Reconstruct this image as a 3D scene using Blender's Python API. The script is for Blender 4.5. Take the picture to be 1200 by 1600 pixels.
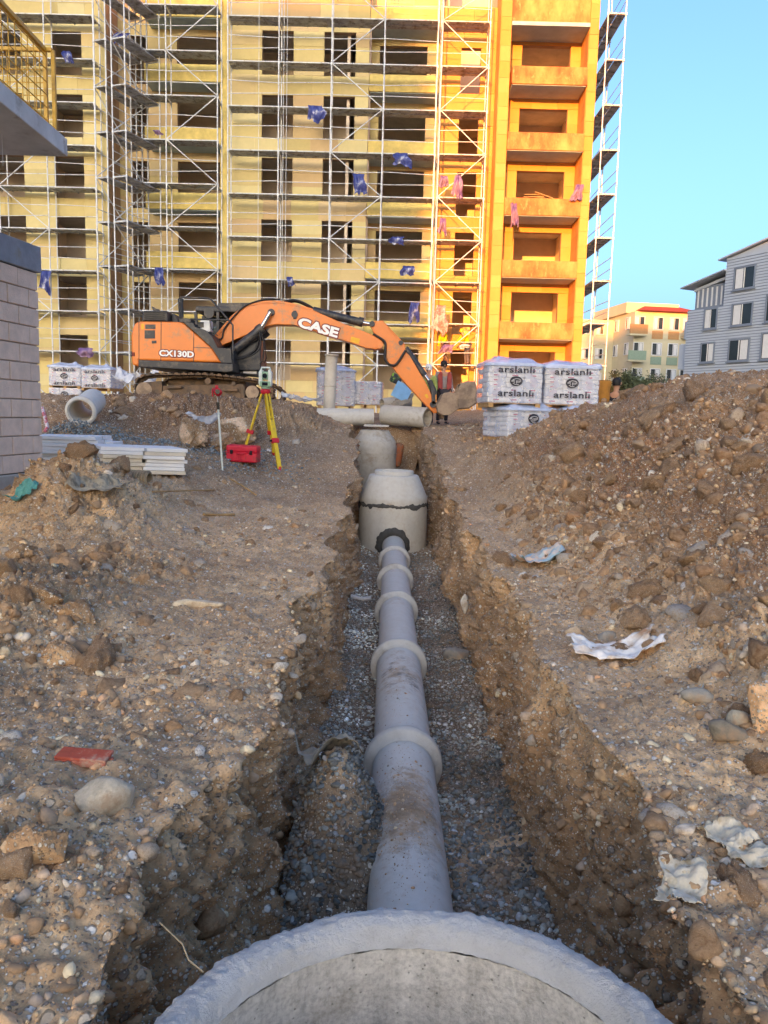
import bpy, bmesh, math, random
import numpy as np
from mathutils import Vector, Matrix, Euler
random.seed(7)
RNG = np.random.default_rng(11)
SC = bpy.context.scene
for _o in list(bpy.data.objects):
    bpy.data.objects.remove(_o, do_unlink=True)
COL = SC.collection

# ------------------------------------------------------------------ camera, sky, sun, exposure
F_PX, PITCH, ROLL, CAM_Z = 1200.0, math.radians(7.1), math.radians(1.45), 1.40
cam_d = bpy.data.cameras.new('camera')
cam = bpy.data.objects.new('camera', cam_d)
COL.objects.link(cam)
cam_d.sensor_fit = 'VERTICAL'
cam_d.sensor_height = 36.0
cam_d.lens = 36.0 * F_PX / 1600.0
cam_d.clip_start, cam_d.clip_end = 0.05, 3000.0
CAM_M = Matrix.Rotation(math.pi/2 - PITCH, 4, 'X') @ Matrix.Rotation(ROLL, 4, 'Z')
cam.matrix_world = Matrix.Translation((0, 0, CAM_Z)) @ CAM_M
SC.camera = cam

SUN_EL, SUN_AZ = math.radians(6.0), math.radians(12.0)      # the sun stands low behind the viewer, a little to the left
world = bpy.data.worlds.new('World')
SC.world = world
world.use_nodes = True
wn = world.node_tree
wn.nodes.clear()
w_out = wn.nodes.new('ShaderNodeOutputWorld')
w_bg = wn.nodes.new('ShaderNodeBackground')
w_sky = wn.nodes.new('ShaderNodeTexSky')
w_sky.sky_type = 'NISHITA'
w_sky.sun_disc = False
w_sky.sun_elevation = SUN_EL
w_sky.sun_rotation = math.pi + SUN_AZ
w_sky.altitude = 100
w_sky.air_density = 0.85
w_sky.dust_density = 6.5
w_sky.ozone_density = 3.2
w_bg.inputs['Strength'].default_value = 0.15
wn.links.new(w_sky.outputs['Color'], w_bg.inputs['Color'])
wn.links.new(w_bg.outputs['Background'], w_out.inputs['Surface'])

sun_d = bpy.data.lights.new('sun', 'SUN')
sun_d.energy = 2.15
sun_d.angle = math.radians(0.35)
sun_d.color = (1.0, 0.36, 0.06)
sun = bpy.data.objects.new('sun', sun_d)
COL.objects.link(sun)
SUN_DIR = Vector((math.sin(SUN_AZ)*math.cos(SUN_EL), math.cos(SUN_AZ)*math.cos(SUN_EL), -math.sin(SUN_EL)))
sun.rotation_euler = SUN_DIR.to_track_quat('-Z', 'Y').to_euler()
sun.location = (-12, -30, 40)

SC.view_settings.view_transform = 'Standard'
SC.view_settings.look = 'None'
SC.view_settings.gamma = 1.0
SC.view_settings.use_curve_mapping = False
SC.view_settings.exposure = 2.5
SC.view_settings.use_white_balance = True          # the phone balanced a little for the open shade
SC.view_settings.white_balance_temperature = 6900
SC.view_settings.white_balance_tint = 15
SC.cycles.max_bounces = 6
SC.cycles.diffuse_bounces = 4
SC.cycles.transparent_max_bounces = 12

# ------------------------------------------------------------------ helpers
def at(px, py, Y):
    """the point at forward distance Y seen at photo pixel (px, py) from the viewpoint"""
    d = CAM_M.to_3x3() @ Vector(((px-600)/F_PX, -(py-800)/F_PX, -1.0))
    return Vector((0, 0, CAM_Z)) + d*(Y/d.y)

def lin(h):
    h = h.lstrip('#')
    o = []
    for i in (0, 2, 4):
        c = int(h[i:i+2], 16)/255
        o.append(c/12.92 if c <= .04045 else ((c+.055)/1.055)**2.4)
    return (o[0], o[1], o[2], 1.0)

class PNoise:
    def __init__(self, seed=0):
        r = np.random.default_rng(seed)
        p = r.permutation(256)
        self.p = np.concatenate([p, p, p]).astype(np.int32)
        g = r.normal(size=(256, 3))
        self.g = (g/np.linalg.norm(g, axis=1)[:, None]).astype(np.float32)
    def __call__(self, P, scale=1.0):
        Q = np.asarray(P, np.float32)*scale
        i = np.floor(Q).astype(np.int32)
        f = Q - i
        i &= 255
        u = f*f*f*(f*(f*6-15)+10)
        p, g = self.p, self.g
        out = 0
        for dx in (0, 1):
            wx = u[:, 0] if dx else 1-u[:, 0]
            a = p[i[:, 0]+dx]
            for dy in (0, 1):
                wy = u[:, 1] if dy else 1-u[:, 1]
                b = p[a+i[:, 1]+dy]
                for dz in (0, 1):
                    wz = u[:, 2] if dz else 1-u[:, 2]
                    h = p[b+i[:, 2]+dz] & 255
                    gg = g[h]
                    dot = gg[:, 0]*(f[:, 0]-dx)+gg[:, 1]*(f[:, 1]-dy)+gg[:, 2]*(f[:, 2]-dz)
                    out = out + wx*wy*wz*dot
        return out
NZ, NZ2 = PNoise(3), PNoise(5)

def link(o, parent=None):
    COL.objects.link(o)
    if parent is not None:
        o.parent = parent
    return o

def world_base(o):
    v = Vector((0, 0, 0))
    while o is not None:
        v = v + Vector(o.location)
        o = o.parent
    return v

def empty(name, loc, label, cat, group=None):
    o = bpy.data.objects.new(name, None)
    o.location = loc
    o.empty_display_size = .2
    o['label'] = label
    o['category'] = cat
    if group:
        o['group'] = group
    return link(o)

def tag(o, label=None, cat=None, group=None, kind=None):
    if label: o['label'] = label
    if cat: o['category'] = cat
    if group: o['group'] = group
    if kind: o['kind'] = kind
    return o

def np_mesh(name, V, Fc, mat, smooth=False, cols=None, nper=None):
    """V (n,3), Fc (m,k) array of equal-size faces"""
    me = bpy.data.meshes.new(name)
    V = np.asarray(V, np.float32)
    Fc = np.asarray(Fc, np.int32)
    k = Fc.shape[1]
    me.vertices.add(len(V))
    me.vertices.foreach_set('co', V.ravel())
    me.loops.add(Fc.size)
    me.loops.foreach_set('vertex_index', Fc.ravel())
    me.polygons.add(len(Fc))
    me.polygons.foreach_set('loop_start', np.arange(0, Fc.size, k, dtype=np.int32))
    me.polygons.foreach_set('loop_total', np.full(len(Fc), k, np.int32))
    if smooth:
        me.polygons.foreach_set('use_smooth', np.ones(len(Fc), bool))
    me.update(calc_edges=True)
    if cols is not None:
        a = me.attributes.new('Col', 'FLOAT_COLOR', 'POINT')
        c = np.ones((len(V), 4), np.float32)
        c[:, :3] = np.asarray(cols)[:, :3]
        a.data.foreach_set('color', c.ravel())
    if mat is not None:
        me.materials.append(mat)
    return me

class MB:
    """collects simple solids and links them as one mesh object"""
    def __init__(s):
        s.v, s.f, s.c, s.sm = [], [], [], []
        s.col = (1, 1, 1)
    def add(s, verts, faces, smooth=False):
        b = len(s.v)
        s.v.extend([tuple(v) for v in verts])
        s.c.extend([s.col]*len(verts))
        s.f.extend([[b+i for i in f] for f in faces])
        s.sm.extend([smooth]*len(faces))
        return s
    def box(s, lo, hi):
        x0, y0, z0 = lo
        x1, y1, z1 = hi
        return s.add([(x0,y0,z0),(x1,y0,z0),(x1,y1,z0),(x0,y1,z0),(x0,y0,z1),(x1,y0,z1),(x1,y1,z1),(x0,y1,z1)],
                     [(0,3,2,1),(4,5,6,7),(0,1,5,4),(1,2,6,5),(2,3,7,6),(3,0,4,7)])
    def obox(s, c, size, M=None):
        M = M or Matrix.Identity(3)
        c = Vector(c)
        hx, hy, hz = size[0]/2, size[1]/2, size[2]/2
        vs = [c + M @ Vector(p) for p in [(-hx,-hy,-hz),(hx,-hy,-hz),(hx,hy,-hz),(-hx,hy,-hz),(-hx,-hy,hz),(hx,-hy,hz),(hx,hy,hz),(-hx,hy,hz)]]
        return s.add(vs, [(0,3,2,1),(4,5,6,7),(0,1,5,4),(1,2,6,5),(2,3,7,6),(3,0,4,7)])
    def bar(s, p0, p1, w, h):
        p0, p1 = Vector(p0), Vector(p1)
        d = (p1-p0)
        L = d.length
        d.normalize()
        up = Vector((0, 0, 1)) if abs(d.z) < .95 else Vector((0, 1, 0))
        sx = d.cross(up).normalized()
        uz = sx.cross(d)
        return s.obox((p0+p1)/2, (w, L, h), Matrix((sx, d, uz)).transposed())
    def cyl(s, p0, p1, r0, r1=None, n=10, caps=True, smooth=True):
        r1 = r0 if r1 is None else r1
        p0, p1 = Vector(p0), Vector(p1)
        d = (p1-p0).normalized()
        up = Vector((0, 0, 1)) if abs(d.z) < .95 else Vector((1, 0, 0))
        a = d.cross(up).normalized()
        b = d.cross(a)
        vs = []
        for p, r in ((p0, r0), (p1, r1)):
            for i in range(n):
                t = 2*math.pi*i/n
                vs.append(p + a*math.cos(t)*r + b*math.sin(t)*r)
        s.add(vs, [(i, n+i, n+(i+1) % n, (i+1) % n) for i in range(n)], smooth)
        if caps:
            s.add(vs[:n], [tuple(range(n))])
            s.add(vs[n:], [tuple(reversed(range(n)))])
        return s
    def tube(s, pts, r, n=6, caps=True):
        pts = [Vector(p) for p in pts]
        rr = r if isinstance(r, (list, tuple)) else [r]*len(pts)
        vs = []
        a = None
        for i, p in enumerate(pts):
            d = (pts[min(i+1, len(pts)-1)]-pts[max(i-1, 0)]).normalized()
            if a is None:
                up = Vector((0, 0, 1)) if abs(d.z) < .9 else Vector((1, 0, 0))
                a = d.cross(up).normalized()
            else:
                a = (a - d*a.dot(d)).normalized()
            b = d.cross(a)
            for k in range(n):
                t = 2*math.pi*k/n
                vs.append(p + a*math.cos(t)*rr[i] + b*math.sin(t)*rr[i])
        fs = []
        for i in range(len(pts)-1):
            for k in range(n):
                fs.append((i*n+k, (i+1)*n+k, (i+1)*n+(k+1) % n, i*n+(k+1) % n))
        s.add(vs, fs, True)
        if caps:
            s.add(vs[:n], [tuple(range(n))])
            s.add(vs[-n:], [tuple(reversed(range(n)))])
        return s
    def prism(s, poly, y0, y1):
        """poly: [(x,z)...] outline, extruded from y0 to y1"""
        n = len(poly)
        ar = sum(poly[i][0]*poly[(i+1) % n][1]-poly[(i+1) % n][0]*poly[i][1] for i in range(n))
        if ar < 0:
            poly = poly[::-1]
        vs = [(x, y0, z) for x, z in poly]+[(x, y1, z) for x, z in poly]
        fs = [tuple(range(n)), tuple(reversed(range(n, 2*n)))]
        fs += [(i, n+i, n+(i+1) % n, (i+1) % n) for i in range(n)]
        return s.add(vs, fs)
    def lathe(s, c, prof, n=32, M=None, jit=0, smooth=True, a0=0, a1=2*math.pi):
        c = Vector(c)
        closed = abs(a1-a0-2*math.pi) < 1e-6
        m = n if closed else n+1
        vs = []
        for r, z in prof:
            for i in range(m):
                t = a0+(a1-a0)*i/n
                v = Vector((r*math.cos(t), r*math.sin(t), z))
                if M is not None:
                    v = M @ v
                vs.append(c+v)
        fs = []
        for j in range(len(prof)-1):
            for i in range(n):
                k = (i+1) % m
                fs.append((j*m+i, j*m+k, (j+1)*m+k, (j+1)*m+i))
        return s.add(vs, fs, smooth)
    def build(s, name, mat, parent=None, bevel=0, seg=2, center=True):
        b = world_base(parent) if parent is not None else Vector((0, 0, 0))
        me = bpy.data.meshes.new(name)
        me.from_pydata([(v[0]-b.x, v[1]-b.y, v[2]-b.z) for v in s.v], [], s.f)
        me.polygons.foreach_set('use_smooth', np.array(s.sm, bool))
        a = me.attributes.new('Col', 'FLOAT_COLOR', 'POINT')
        c = np.ones((len(s.v), 4), np.float32)
        c[:, :3] = np.array(s.c)
        a.data.foreach_set('color', c.ravel())
        me.materials.append(mat)
        o = bpy.data.objects.new(name, me)
        if parent is None and center and s.v:                      # a thing made of one mesh stands at its own base
            P = np.array(s.v)
            q = Vector(((P[:, 0].min()+P[:, 0].max())/2, (P[:, 1].min()+P[:, 1].max())/2, P[:, 2].min()))
            me.transform(Matrix.Translation(-q))
            o.location = q
        if bevel:
            md = o.modifiers.new('bevel', 'BEVEL')
            md.width = bevel
            md.segments = seg
            md.limit_method = 'ANGLE'
            md.angle_limit = math.radians(35)
        return link(o, parent)

def copy_tree(o, loc=None, parent=None):
    c = o.copy()
    COL.objects.link(c)
    if parent is not None:
        c.parent = parent
    if loc is not None:
        c.location = loc
    for ch in list(o.children):
        copy_tree(ch, None, c)
    return c

# ------------------------------------------------------------------ materials
def newmat(name):
    m = bpy.data.materials.new(name)
    m.use_nodes = True
    t = m.node_tree
    return m, t, t.nodes['Principled BSDF']

def N(t, kind, **kw):
    n = t.nodes.new(kind)
    for k, v in kw.items():
        if k.startswith('i_'):
            n.inputs[k[2:].replace('_', ' ')].default_value = v
        else:
            setattr(n, k, v)
    return n

def noise(t, vec, scale, detail=4, rough=.6):
    n = N(t, 'ShaderNodeTexNoise')
    n.inputs['Scale'].default_value = scale
    n.inputs['Detail'].default_value = detail
    n.inputs['Roughness'].default_value = rough
    t.links.new(vec, n.inputs['Vector'])
    return n.outputs['Fac']

def ramp(t, fac, stops):
    r = N(t, 'ShaderNodeValToRGB')
    e = r.color_ramp.elements
    while len(e) > 1:
        e.remove(e[-1])
    e[0].position = stops[0][0]
    e[0].color = stops[0][1]
    for p, c in stops[1:]:
        x = e.new(p)
        x.color = c
    t.links.new(fac, r.inputs['Fac'])
    return r.outputs['Color']

def mix(t, fac, a, b, mode='MIX'):
    m = N(t, 'ShaderNodeMix', data_type='RGBA', blend_type=mode)
    if isinstance(fac, (int, float)):
        m.inputs[0].default_value = fac
    else:
        t.links.new(fac, m.inputs[0])
    for i, v in ((6, a), (7, b)):
        if isinstance(v, tuple):
            m.inputs[i].default_value = v
        else:
            t.links.new(v, m.inputs[i])
    return m.outputs[2]

def bump(t, b, h, strength=.3, dist=.02, prev=None):
    n = N(t, 'ShaderNodeBump')
    n.inputs['Strength'].default_value = strength
    n.inputs['Distance'].default_value = dist
    t.links.new(h, n.inputs['Height'])
    if prev is not None:
        t.links.new(prev, n.inputs['Normal'])
    t.links.new(n.outputs['Normal'], b.inputs['Normal'])
    return n.outputs['Normal']

def g(v):
    return (v, v, v, 1)

def simple(name, colour, rough=.6, metal=0.0, var=.25, scale=6, bstr=.15, bdist=.01, attr=False, dirt=0, dirtcol='#6a5540', spec=.4, grain=60):
    """a coloured surface with uneven tone, fine relief and some dust"""
    m, t, b = newmat(name)
    co = N(t, 'ShaderNodeTexCoord').outputs['Object']
    base = lin(colour) if isinstance(colour, str) else colour
    n1 = noise(t, co, scale, 5, .65)
    lo = tuple(max(0, c*(1-var)) for c in base[:3])+(1,)
    hi = tuple(min(1, c*(1+var)) for c in base[:3])+(1,)
    c = ramp(t, n1, [(.3, lo), (.7, hi)])
    if attr:
        a = N(t, 'ShaderNodeAttribute', attribute_name='Col')
        c = mix(t, 1.0, c, a.outputs['Color'], 'MULTIPLY')
    if dirt:
        d = noise(t, co, scale*.7+1.3, 8, .7)
        f = ramp(t, d, [(.62-dirt*.35, g(0)), (.72-dirt*.2, g(1))])
        c = mix(t, f, c, lin(dirtcol))
    t.links.new(c, b.inputs['Base Color'])
    b.inputs['Roughness'].default_value = rough
    b.inputs['Metallic'].default_value = metal
    b.inputs['Specular IOR Level'].default_value = spec
    if bstr:
        bump(t, b, noise(t, co, grain, 4, .6), bstr, bdist)
    return m

M = {}
# ------------------------------------------------------------------ ground materials
def dirt_material():
    m, t, b = newmat('excavated_soil')
    co = N(t, 'ShaderNodeTexCoord').outputs['Object']
    at_ = N(t, 'ShaderNodeAttribute', attribute_name='Col')
    n1 = noise(t, co, 1.3, 6, .65)
    n2 = noise(t, co, 7, 6, .7)
    n3 = noise(t, co, 40, 5, .7)
    c = ramp(t, n1, [(.25, lin('#97785b')), (.5, lin('#b39678')), (.75, lin('#c9b08f'))])
    c = mix(t, .6, c, ramp(t, n2, [(.28, lin('#6b523b')), (.5, lin('#ad9076')), (.72, lin('#dcc9ae'))]))
    c = mix(t, .3, c, ramp(t, n3, [(.3, lin('#67523d')), (.7, lin('#dcc8aa'))]), 'MIX')
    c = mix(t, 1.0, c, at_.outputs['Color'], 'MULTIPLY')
    # small pebbles bedded in the soil
    prev = None
    for sc, keep, dist in ((22, .30, .014), (48, .42, .007), (105, .46, .004)):
        wv = N(t, 'ShaderNodeVectorMath', operation='ADD')
        nz = N(t, 'ShaderNodeTexNoise')
        nz.inputs['Scale'].default_value = sc*.6
        t.links.new(co, nz.inputs['Vector'])
        sm = N(t, 'ShaderNodeVectorMath', operation='SCALE')
        sm.inputs['Scale'].default_value = .55/sc
        t.links.new(nz.outputs['Color'], sm.inputs[0])
        t.links.new(co, wv.inputs[0])
        t.links.new(sm.outputs[0], wv.inputs[1])
        v = N(t, 'ShaderNodeTexVoronoi')
        v.inputs['Scale'].default_value = sc
        t.links.new(wv.outputs[0], v.inputs['Vector'])
        sep = N(t, 'ShaderNodeSeparateColor')
        t.links.new(v.outputs['Color'], sep.inputs[0])
        sel = N(t, 'ShaderNodeMath', operation='GREATER_THAN')
        sel.inputs[1].default_value = 1-keep
        t.links.new(sep.outputs[0], sel.inputs[0])
        ins = N(t, 'ShaderNodeMath', operation='MULTIPLY')
        rad = N(t, 'ShaderNodeMapRange')
        rad.inputs['From Min'].default_value = .42
        rad.inputs['From Max'].default_value = .30
        t.links.new(v.outputs['Distance'], rad.inputs['Value'])
        t.links.new(rad.outputs[0], ins.inputs[0])
        t.links.new(sel.outputs[0], ins.inputs[1])
        pc = ramp(t, sep.outputs[1], [(0, lin('#857466')), (.25, lin('#a89682')), (.5, lin('#c8b296')), (.75, lin('#d9cbb4')), (.93, lin('#f0e8da'))])
        c = mix(t, ins.outputs[0], c, pc)
        bp = N(t, 'ShaderNodeBump')
        bp.inputs['Strength'].default_value = 1.0
        bp.inputs['Distance'].default_value = dist
        t.links.new(ins.outputs[0], bp.inputs['Height'])
        if prev is not None:
            t.links.new(prev, bp.inputs['Normal'])
        prev = bp.outputs['Normal']
    t.links.new(c, b.inputs['Base Color'])
    b.inputs['Roughness'].default_value = .92
    b.inputs['Specular IOR Level'].default_value = .2
    bump(t, b, noise(t, co, 30, 8, .75), .7, .02, prev)
    return m
M['dirt'] = dirt_material()

def stone_material(name, stops, rnd=True, attr=False):
    m, t, b = newmat(name)
    co = N(t, 'ShaderNodeTexCoord').outputs['Object']
    if attr:
        c = N(t, 'ShaderNodeAttribute', attribute_name='Col').outputs['Color']
    else:
        c = ramp(t, N(t, 'ShaderNodeObjectInfo').outputs['Random'], stops)
    n = noise(t, co, 22, 6, .7)
    c = mix(t, 1.0, c, ramp(t, n, [(.25, g(.62)), (.5, g(1.0)), (.78, g(1.25))]), 'MULTIPLY')
    s = noise(t, co, 6, 6, .7)
    c = mix(t, ramp(t, s, [(.5, g(0)), (.62, g(.75))]), c, lin('#9c8063'))
    t.links.new(c, b.inputs['Base Color'])
    b.inputs['Roughness'].default_value = .85
    b.inputs['Specular IOR Level'].default_value = .25
    bump(t, b, noise(t, co, 70, 6, .7), .5, .01)
    return m
STOPS = [(0, lin('#8a755f')), (.25, lin('#9d856b')), (.45, lin('#b39a7d')), (.6, lin('#c2ae95')), (.72, lin('#a39a8e')), (.85, lin('#d0c1aa')), (.97, lin('#e6dccb'))]
M['stone'] = stone_material('field_stone', STOPS)
M['stone_col'] = stone_material('loose_stone', STOPS, attr=True)

# ------------------------------------------------------------------ terrain
def sstep(a, b, x):
    t = np.clip((x-a)/(b-a), 0, 1)
    return t*t*(3-2*t)

def ground_z(X, Y):
    X = np.asarray(X, float)
    Y = np.asarray(Y, float)
    B = np.interp(Y, [-80, 9, 11, 13, 14, 16, 18, 20, 22, 30, 36, 600], [0, 0, .08, .24, .48, .82, 1.05, 1.15, 1.2, 1.45, 1.55, 1.6])
    Z = B.copy()
    # the left side climbs towards the stacked boards and the track plateau
    Z += .45*sstep(-1.9, -3.4, X)*sstep(7.0, 10, Y)*(1-sstep(13, 15.5, Y))
    Z += .42*np.exp(-((X+5.85)/.75)**2-((Y-15.3)/.8)**2)
    plate = sstep(-.9, -2.6, X)*sstep(15.4, 18.2, Y)*(1-sstep(24, 31, Y))
    Z += plate*np.maximum(0, 1.66-B)
    Z += .18*np.exp(-((X+4.8)/2.2)**2-((Y-17.3)/.9)**2)
    Z += .72*np.exp(-((X+3.35)/.75)**2-((Y-8.2)/.95)**2)
    Z += .32*np.exp(-((X+2.45)/.75)**2-((Y-4.9)/1.0)**2)
    Z += .16*np.exp(-((X+1.5)/.6)**2-((Y-2.2)/.6)**2)
    Z += .12*np.exp(-((X+2.4)/.8)**2-((Y-6.8)/.7)**2)
    # spoil heap along the right side
    foot = np.interp(Y, [0, 2, 3.8, 7, 12, 14, 16], [1.35, 1.3, 1.45, 1.55, 1.5, 1.15, 1.2])
    Hc = np.interp(Y, [-2, 1, 3, 5, 8.5, 11, 13, 14.2, 15.2, 16], [.2, .3, .75, 1.4, 2.0, 1.97, 1.55, 1.28, .75, .2])
    t = np.clip((X-foot)/(4.3-foot), 0, 1)
    up = .25*t+.75*np.sin(t*math.pi/2)**1.25
    dn = 1-sstep(5.0, 8.5, X)
    Z += Hc*up*dn
    # heap close by on the far right, and a step by the boulder
    Z += .15*np.exp(-((X-2.0)/.35)**2-((Y-3.9)/.6)**2)
    return Z

def lip_left(Y):
    return -.56 + .07*np.sin(Y*1.9+.5)*np.exp(-((Y-5)/8)**2) + .05*np.sin(Y*4.3) - .12*np.exp(-((Y-1.9)/.5)**2) - .34*sstep(15.8, 18.2, Y)
def lip_right(Y):
    return np.interp(Y, [0, 2.5, 5, 9, 13, 22], [.95, .93, 1.03, 1.1, 1.05, .85]) + .05*np.sin(Y*2.3+1)+.035*np.sin(Y*5.1)
def floor_z(Y):
    return np.interp(Y, [-10, 14.5, 18, 20, 22], [-.97, -.97, -.6, -.35, -.2])

def make_ground():
    r = [-60, -40, -25, -15, -9, -6, -4, -3, -2.2, -1.6, -1.1, -.7, -.3, 0, .3, .55, .8]
    y = .95
    while y < 24:
        r.append(y)
        y += max(.012, y*.0064)
    while y < 46:
        r.append(y)
        y += .4
    r += [50, 60, 75, 95, 120, 160, 220, 320, 480]
    Yr = np.array(r)
    off = [0]
    d = .0095
    while off[-1] < 330:
        off.append(off[-1]+d)
        if off[-1] < 1.25: d = .0095
        elif off[-1] < 1.8: d = .0095
        elif off[-1] < 6.5: d = min(.045, d*1.012)
        else: d *= 1.12
    off = np.array(off)
    nW, nF = 70, 74
    T = (1-sstep(20.5, 21.1, Yr))*sstep(-4, -2.5, Yr)
    XL, XR = lip_left(Yr), lip_right(Yr)
    BL = -.39+.03*np.sin(Yr*3.1)-.40*sstep(15.8, 18.2, Yr)
    BR = .855+.03*np.sin(Yr*2.7+2)
    FZ = floor_z(Yr)
    parts_x, parts_z, zone = [], [], []
    xa = XL[:, None]-off[::-1][None, :]
    parts_x.append(xa); parts_z.append(ground_z(xa, Yr[:, None]+0*xa)); zone += [0]*len(off)
    t = np.linspace(0, 1, nW+2)[1:-1]
    gl = ground_z(XL, Yr)
    gr = ground_z(XR, Yr)
    ex = 1-(1-t)**1.6*0.0-(1-t)
    wx = XL[:, None]+(BL-XL)[:, None]*(.35*t+.65*t**2.2)[None, :]
    wz = gl[:, None]+(FZ-gl)[:, None]*(t**.92)[None, :]*T[:, None]
    parts_x.append(wx); parts_z.append(wz); zone += [1]*nW
    tf = np.linspace(0, 1, nF)
    fx = BL[:, None]+(BR-BL)[:, None]*tf[None, :]
    fz = FZ[:, None]+0*fx
    gg = gl[:, None]+(gr-gl)[:, None]*tf[None, :]
    Yf = Yr[:, None]+0*fx
    heap = .60*np.exp(-((fx+.19)/.25)**2-((Yf-3.85)/.46)**2)
    heap += .10*np.exp(-((fx+.3)/.2)**2-((Yf-2.3)/.5)**2)
    heap += .06*np.exp(-((np.abs(fx-.21)-.6)/.16)**2)
    fz = fz+heap
    fz = gg+(fz-gg)*T[:, None]
    parts_x.append(fx); parts_z.append(fz); zone += [2]*nF
    t2 = t[::-1]
    wx = XR[:, None]+(BR-XR)[:, None]*(.35*t2+.65*t2**2.2)[None, :]
    wz = gr[:, None]+(FZ-gr)[:, None]*(t2**.92)[None, :]*T[:, None]
    parts_x.append(wx); parts_z.append(wz); zone += [3]*nW
    xe = XR[:, None]+off[None, :]
    parts_x.append(xe); parts_z.append(ground_z(xe, Yr[:, None]+0*xe)); zone += [4]*len(off)
    X = np.concatenate(parts_x, 1)
    Z = np.concatenate(parts_z, 1)
    Y = np.repeat(Yr[:, None], X.shape[1], 1)
    zone = np.array(zone)
    ny, nx = X.shape
    P = np.stack([X, Y, Z], -1)
    du = np.gradient(P, axis=1)
    dv = np.gradient(P, axis=0)
    Nn = np.cross(du, dv)
    Nn /= np.linalg.norm(Nn, axis=2)[:, :, None]+1e-9
    Nn[..., 2] = np.where(Nn[..., 2] < -.2, -Nn[..., 2], Nn[..., 2])
    Pf = P.reshape(-1, 3)
    rng = (np.hypot(Pf[:, 0], Pf[:, 1]) < 48)
    fade = np.where(rng, 1, 0.)
    Q = Pf[rng]
    wallw = np.repeat(np.isin(zone, (1, 3))[None, :], ny, 0).reshape(-1)[rng]
    floorw = np.repeat((zone == 2)[None, :], ny, 0).reshape(-1)[rng]
    # walls show digging grooves: stretch the noise upright there
    Qs = Q.copy()
    Qs[wallw, 2] *= .45
    warp = np.stack([NZ2(Q, 1.7), NZ2(Q+7.3, 1.7), NZ2(Q-4.1, 1.7)], 1)*.16
    n = np.zeros(len(Q), np.float32)
    calm = np.clip(.7+1.2*NZ2(Q+31, .55), .25, 1.4)
    # trampled strip beside the trench is smoother, heaps are lumpier
    heapness = np.clip((Q[:, 2]-np.interp(Q[:, 1], [0, 9, 14, 22, 36], [0, 0, .5, 1.2, 1.5])-.06)/.3, 0, 1)
    heapness = np.maximum(heapness, sstep(-1.5, -2.2, Q[:, 0])*sstep(8, 5.6, Q[:, 1])*.9)
    amp = np.where(wallw, 1.35, .55+1.0*heapness)
    n += .055*NZ(Qs+warp, 1.6)
    n += .060*NZ(Qs+warp, 3.7)
    b1 = 1-2*np.abs(NZ2(Qs+warp, 4.5))
    n += .040*calm*(b1-.4)
    n += .050*calm*(3.0*np.abs(NZ(Q+warp*.6+3.3, 7.5))-.5)
    n += .026*(3.0*np.abs(NZ2(Q+warp*.4+11.3, 17))-.5)
    n += .014*(3.0*np.abs(NZ(Q+5.7, 38))-.5)
    n += .006*NZ2(Q+1.9, 90)
    n *= amp
    n[floorw] = n[floorw]*.35
    big = np.where(wallw, .06*NZ2(Qs+2.2, 2.2)+.11*NZ(Q*np.array([1, 1, .35])+6.6, 1.25)+.05*(2.6*np.abs(NZ2(Q*np.array([1, 1, .6])+9.1, 3.4))-.4), 0)
    cre = np.where(wallw, -.15*np.clip(1-6*np.abs(NZ(Qs*np.array([1, 1, .5])+20, 2.4)), 0, 1), 0)
    n += big+cre
    D = np.zeros((len(Pf), 1), np.float32)
    D[rng, 0] = n
    # keep the upper edge of the walls and the ground meeting softly
    Pf = Pf+Nn.reshape(-1, 3)*D
    # colours of the different soils
    colr = np.ones((len(Pf), 3), np.float32)
    q1 = np.zeros(len(Pf)); q1[rng] = NZ2(Q+50, .8)
    q2 = np.zeros(len(Pf)); q2[rng] = NZ(Q+80, 2.6)
    zz = np.repeat(zone[None, :], ny, 0).reshape(-1)
    isw = np.isin(zz, (1, 3))
    def blend(k, c):
        nonlocal colr
        k = np.clip(k, 0, 1)[:, None]
        colr = colr*(1-k)+np.array(c)*k
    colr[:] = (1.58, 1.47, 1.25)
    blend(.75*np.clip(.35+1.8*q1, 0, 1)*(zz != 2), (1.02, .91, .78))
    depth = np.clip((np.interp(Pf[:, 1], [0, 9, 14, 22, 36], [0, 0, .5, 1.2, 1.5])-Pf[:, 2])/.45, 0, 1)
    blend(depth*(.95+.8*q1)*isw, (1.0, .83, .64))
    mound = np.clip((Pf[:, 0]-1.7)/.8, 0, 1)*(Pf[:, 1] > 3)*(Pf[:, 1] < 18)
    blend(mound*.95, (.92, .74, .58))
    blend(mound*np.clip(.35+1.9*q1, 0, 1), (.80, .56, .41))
    blend((zz == 2)*(1-.8*np.exp(-((Pf[:, 1]-3.95)/.35)**2))*np.clip(1.2-2*np.clip(-.2-q2, 0, 1), 0, 1), (.48, .48, .47))
    far = sstep(9.5, 13, Pf[:, 1])*(1-mound)*(Pf[:, 1] < 40)
    blend(far*.75, (.84, .73, .60))
    blend(np.exp(-((Pf[:, 0]+2.9)/1.5)**2-((Pf[:, 1]-14.6)/1.6)**2)*.95, (.50, .50, .48))
    blend(np.exp(-((Pf[:, 0]+5)/2.6)**4-((Pf[:, 1]-17.2)/1.7)**4), (.48, .35, .25))
    blend(np.exp(-((Pf[:, 0]+2.6)/1.0)**2-((Pf[:, 1]-5.2)/1.3)**2)*.8, (.80, .68, .52))
    blend(np.exp(-((Pf[:, 0]+1.5)/.7)**2-((Pf[:, 1]-2.0)/.5)**2)*.7, (.86, .68, .50))
    colr *= (1+.38*q2)[:, None]
    idx = np.arange(ny*nx).reshape(ny, nx)
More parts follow.
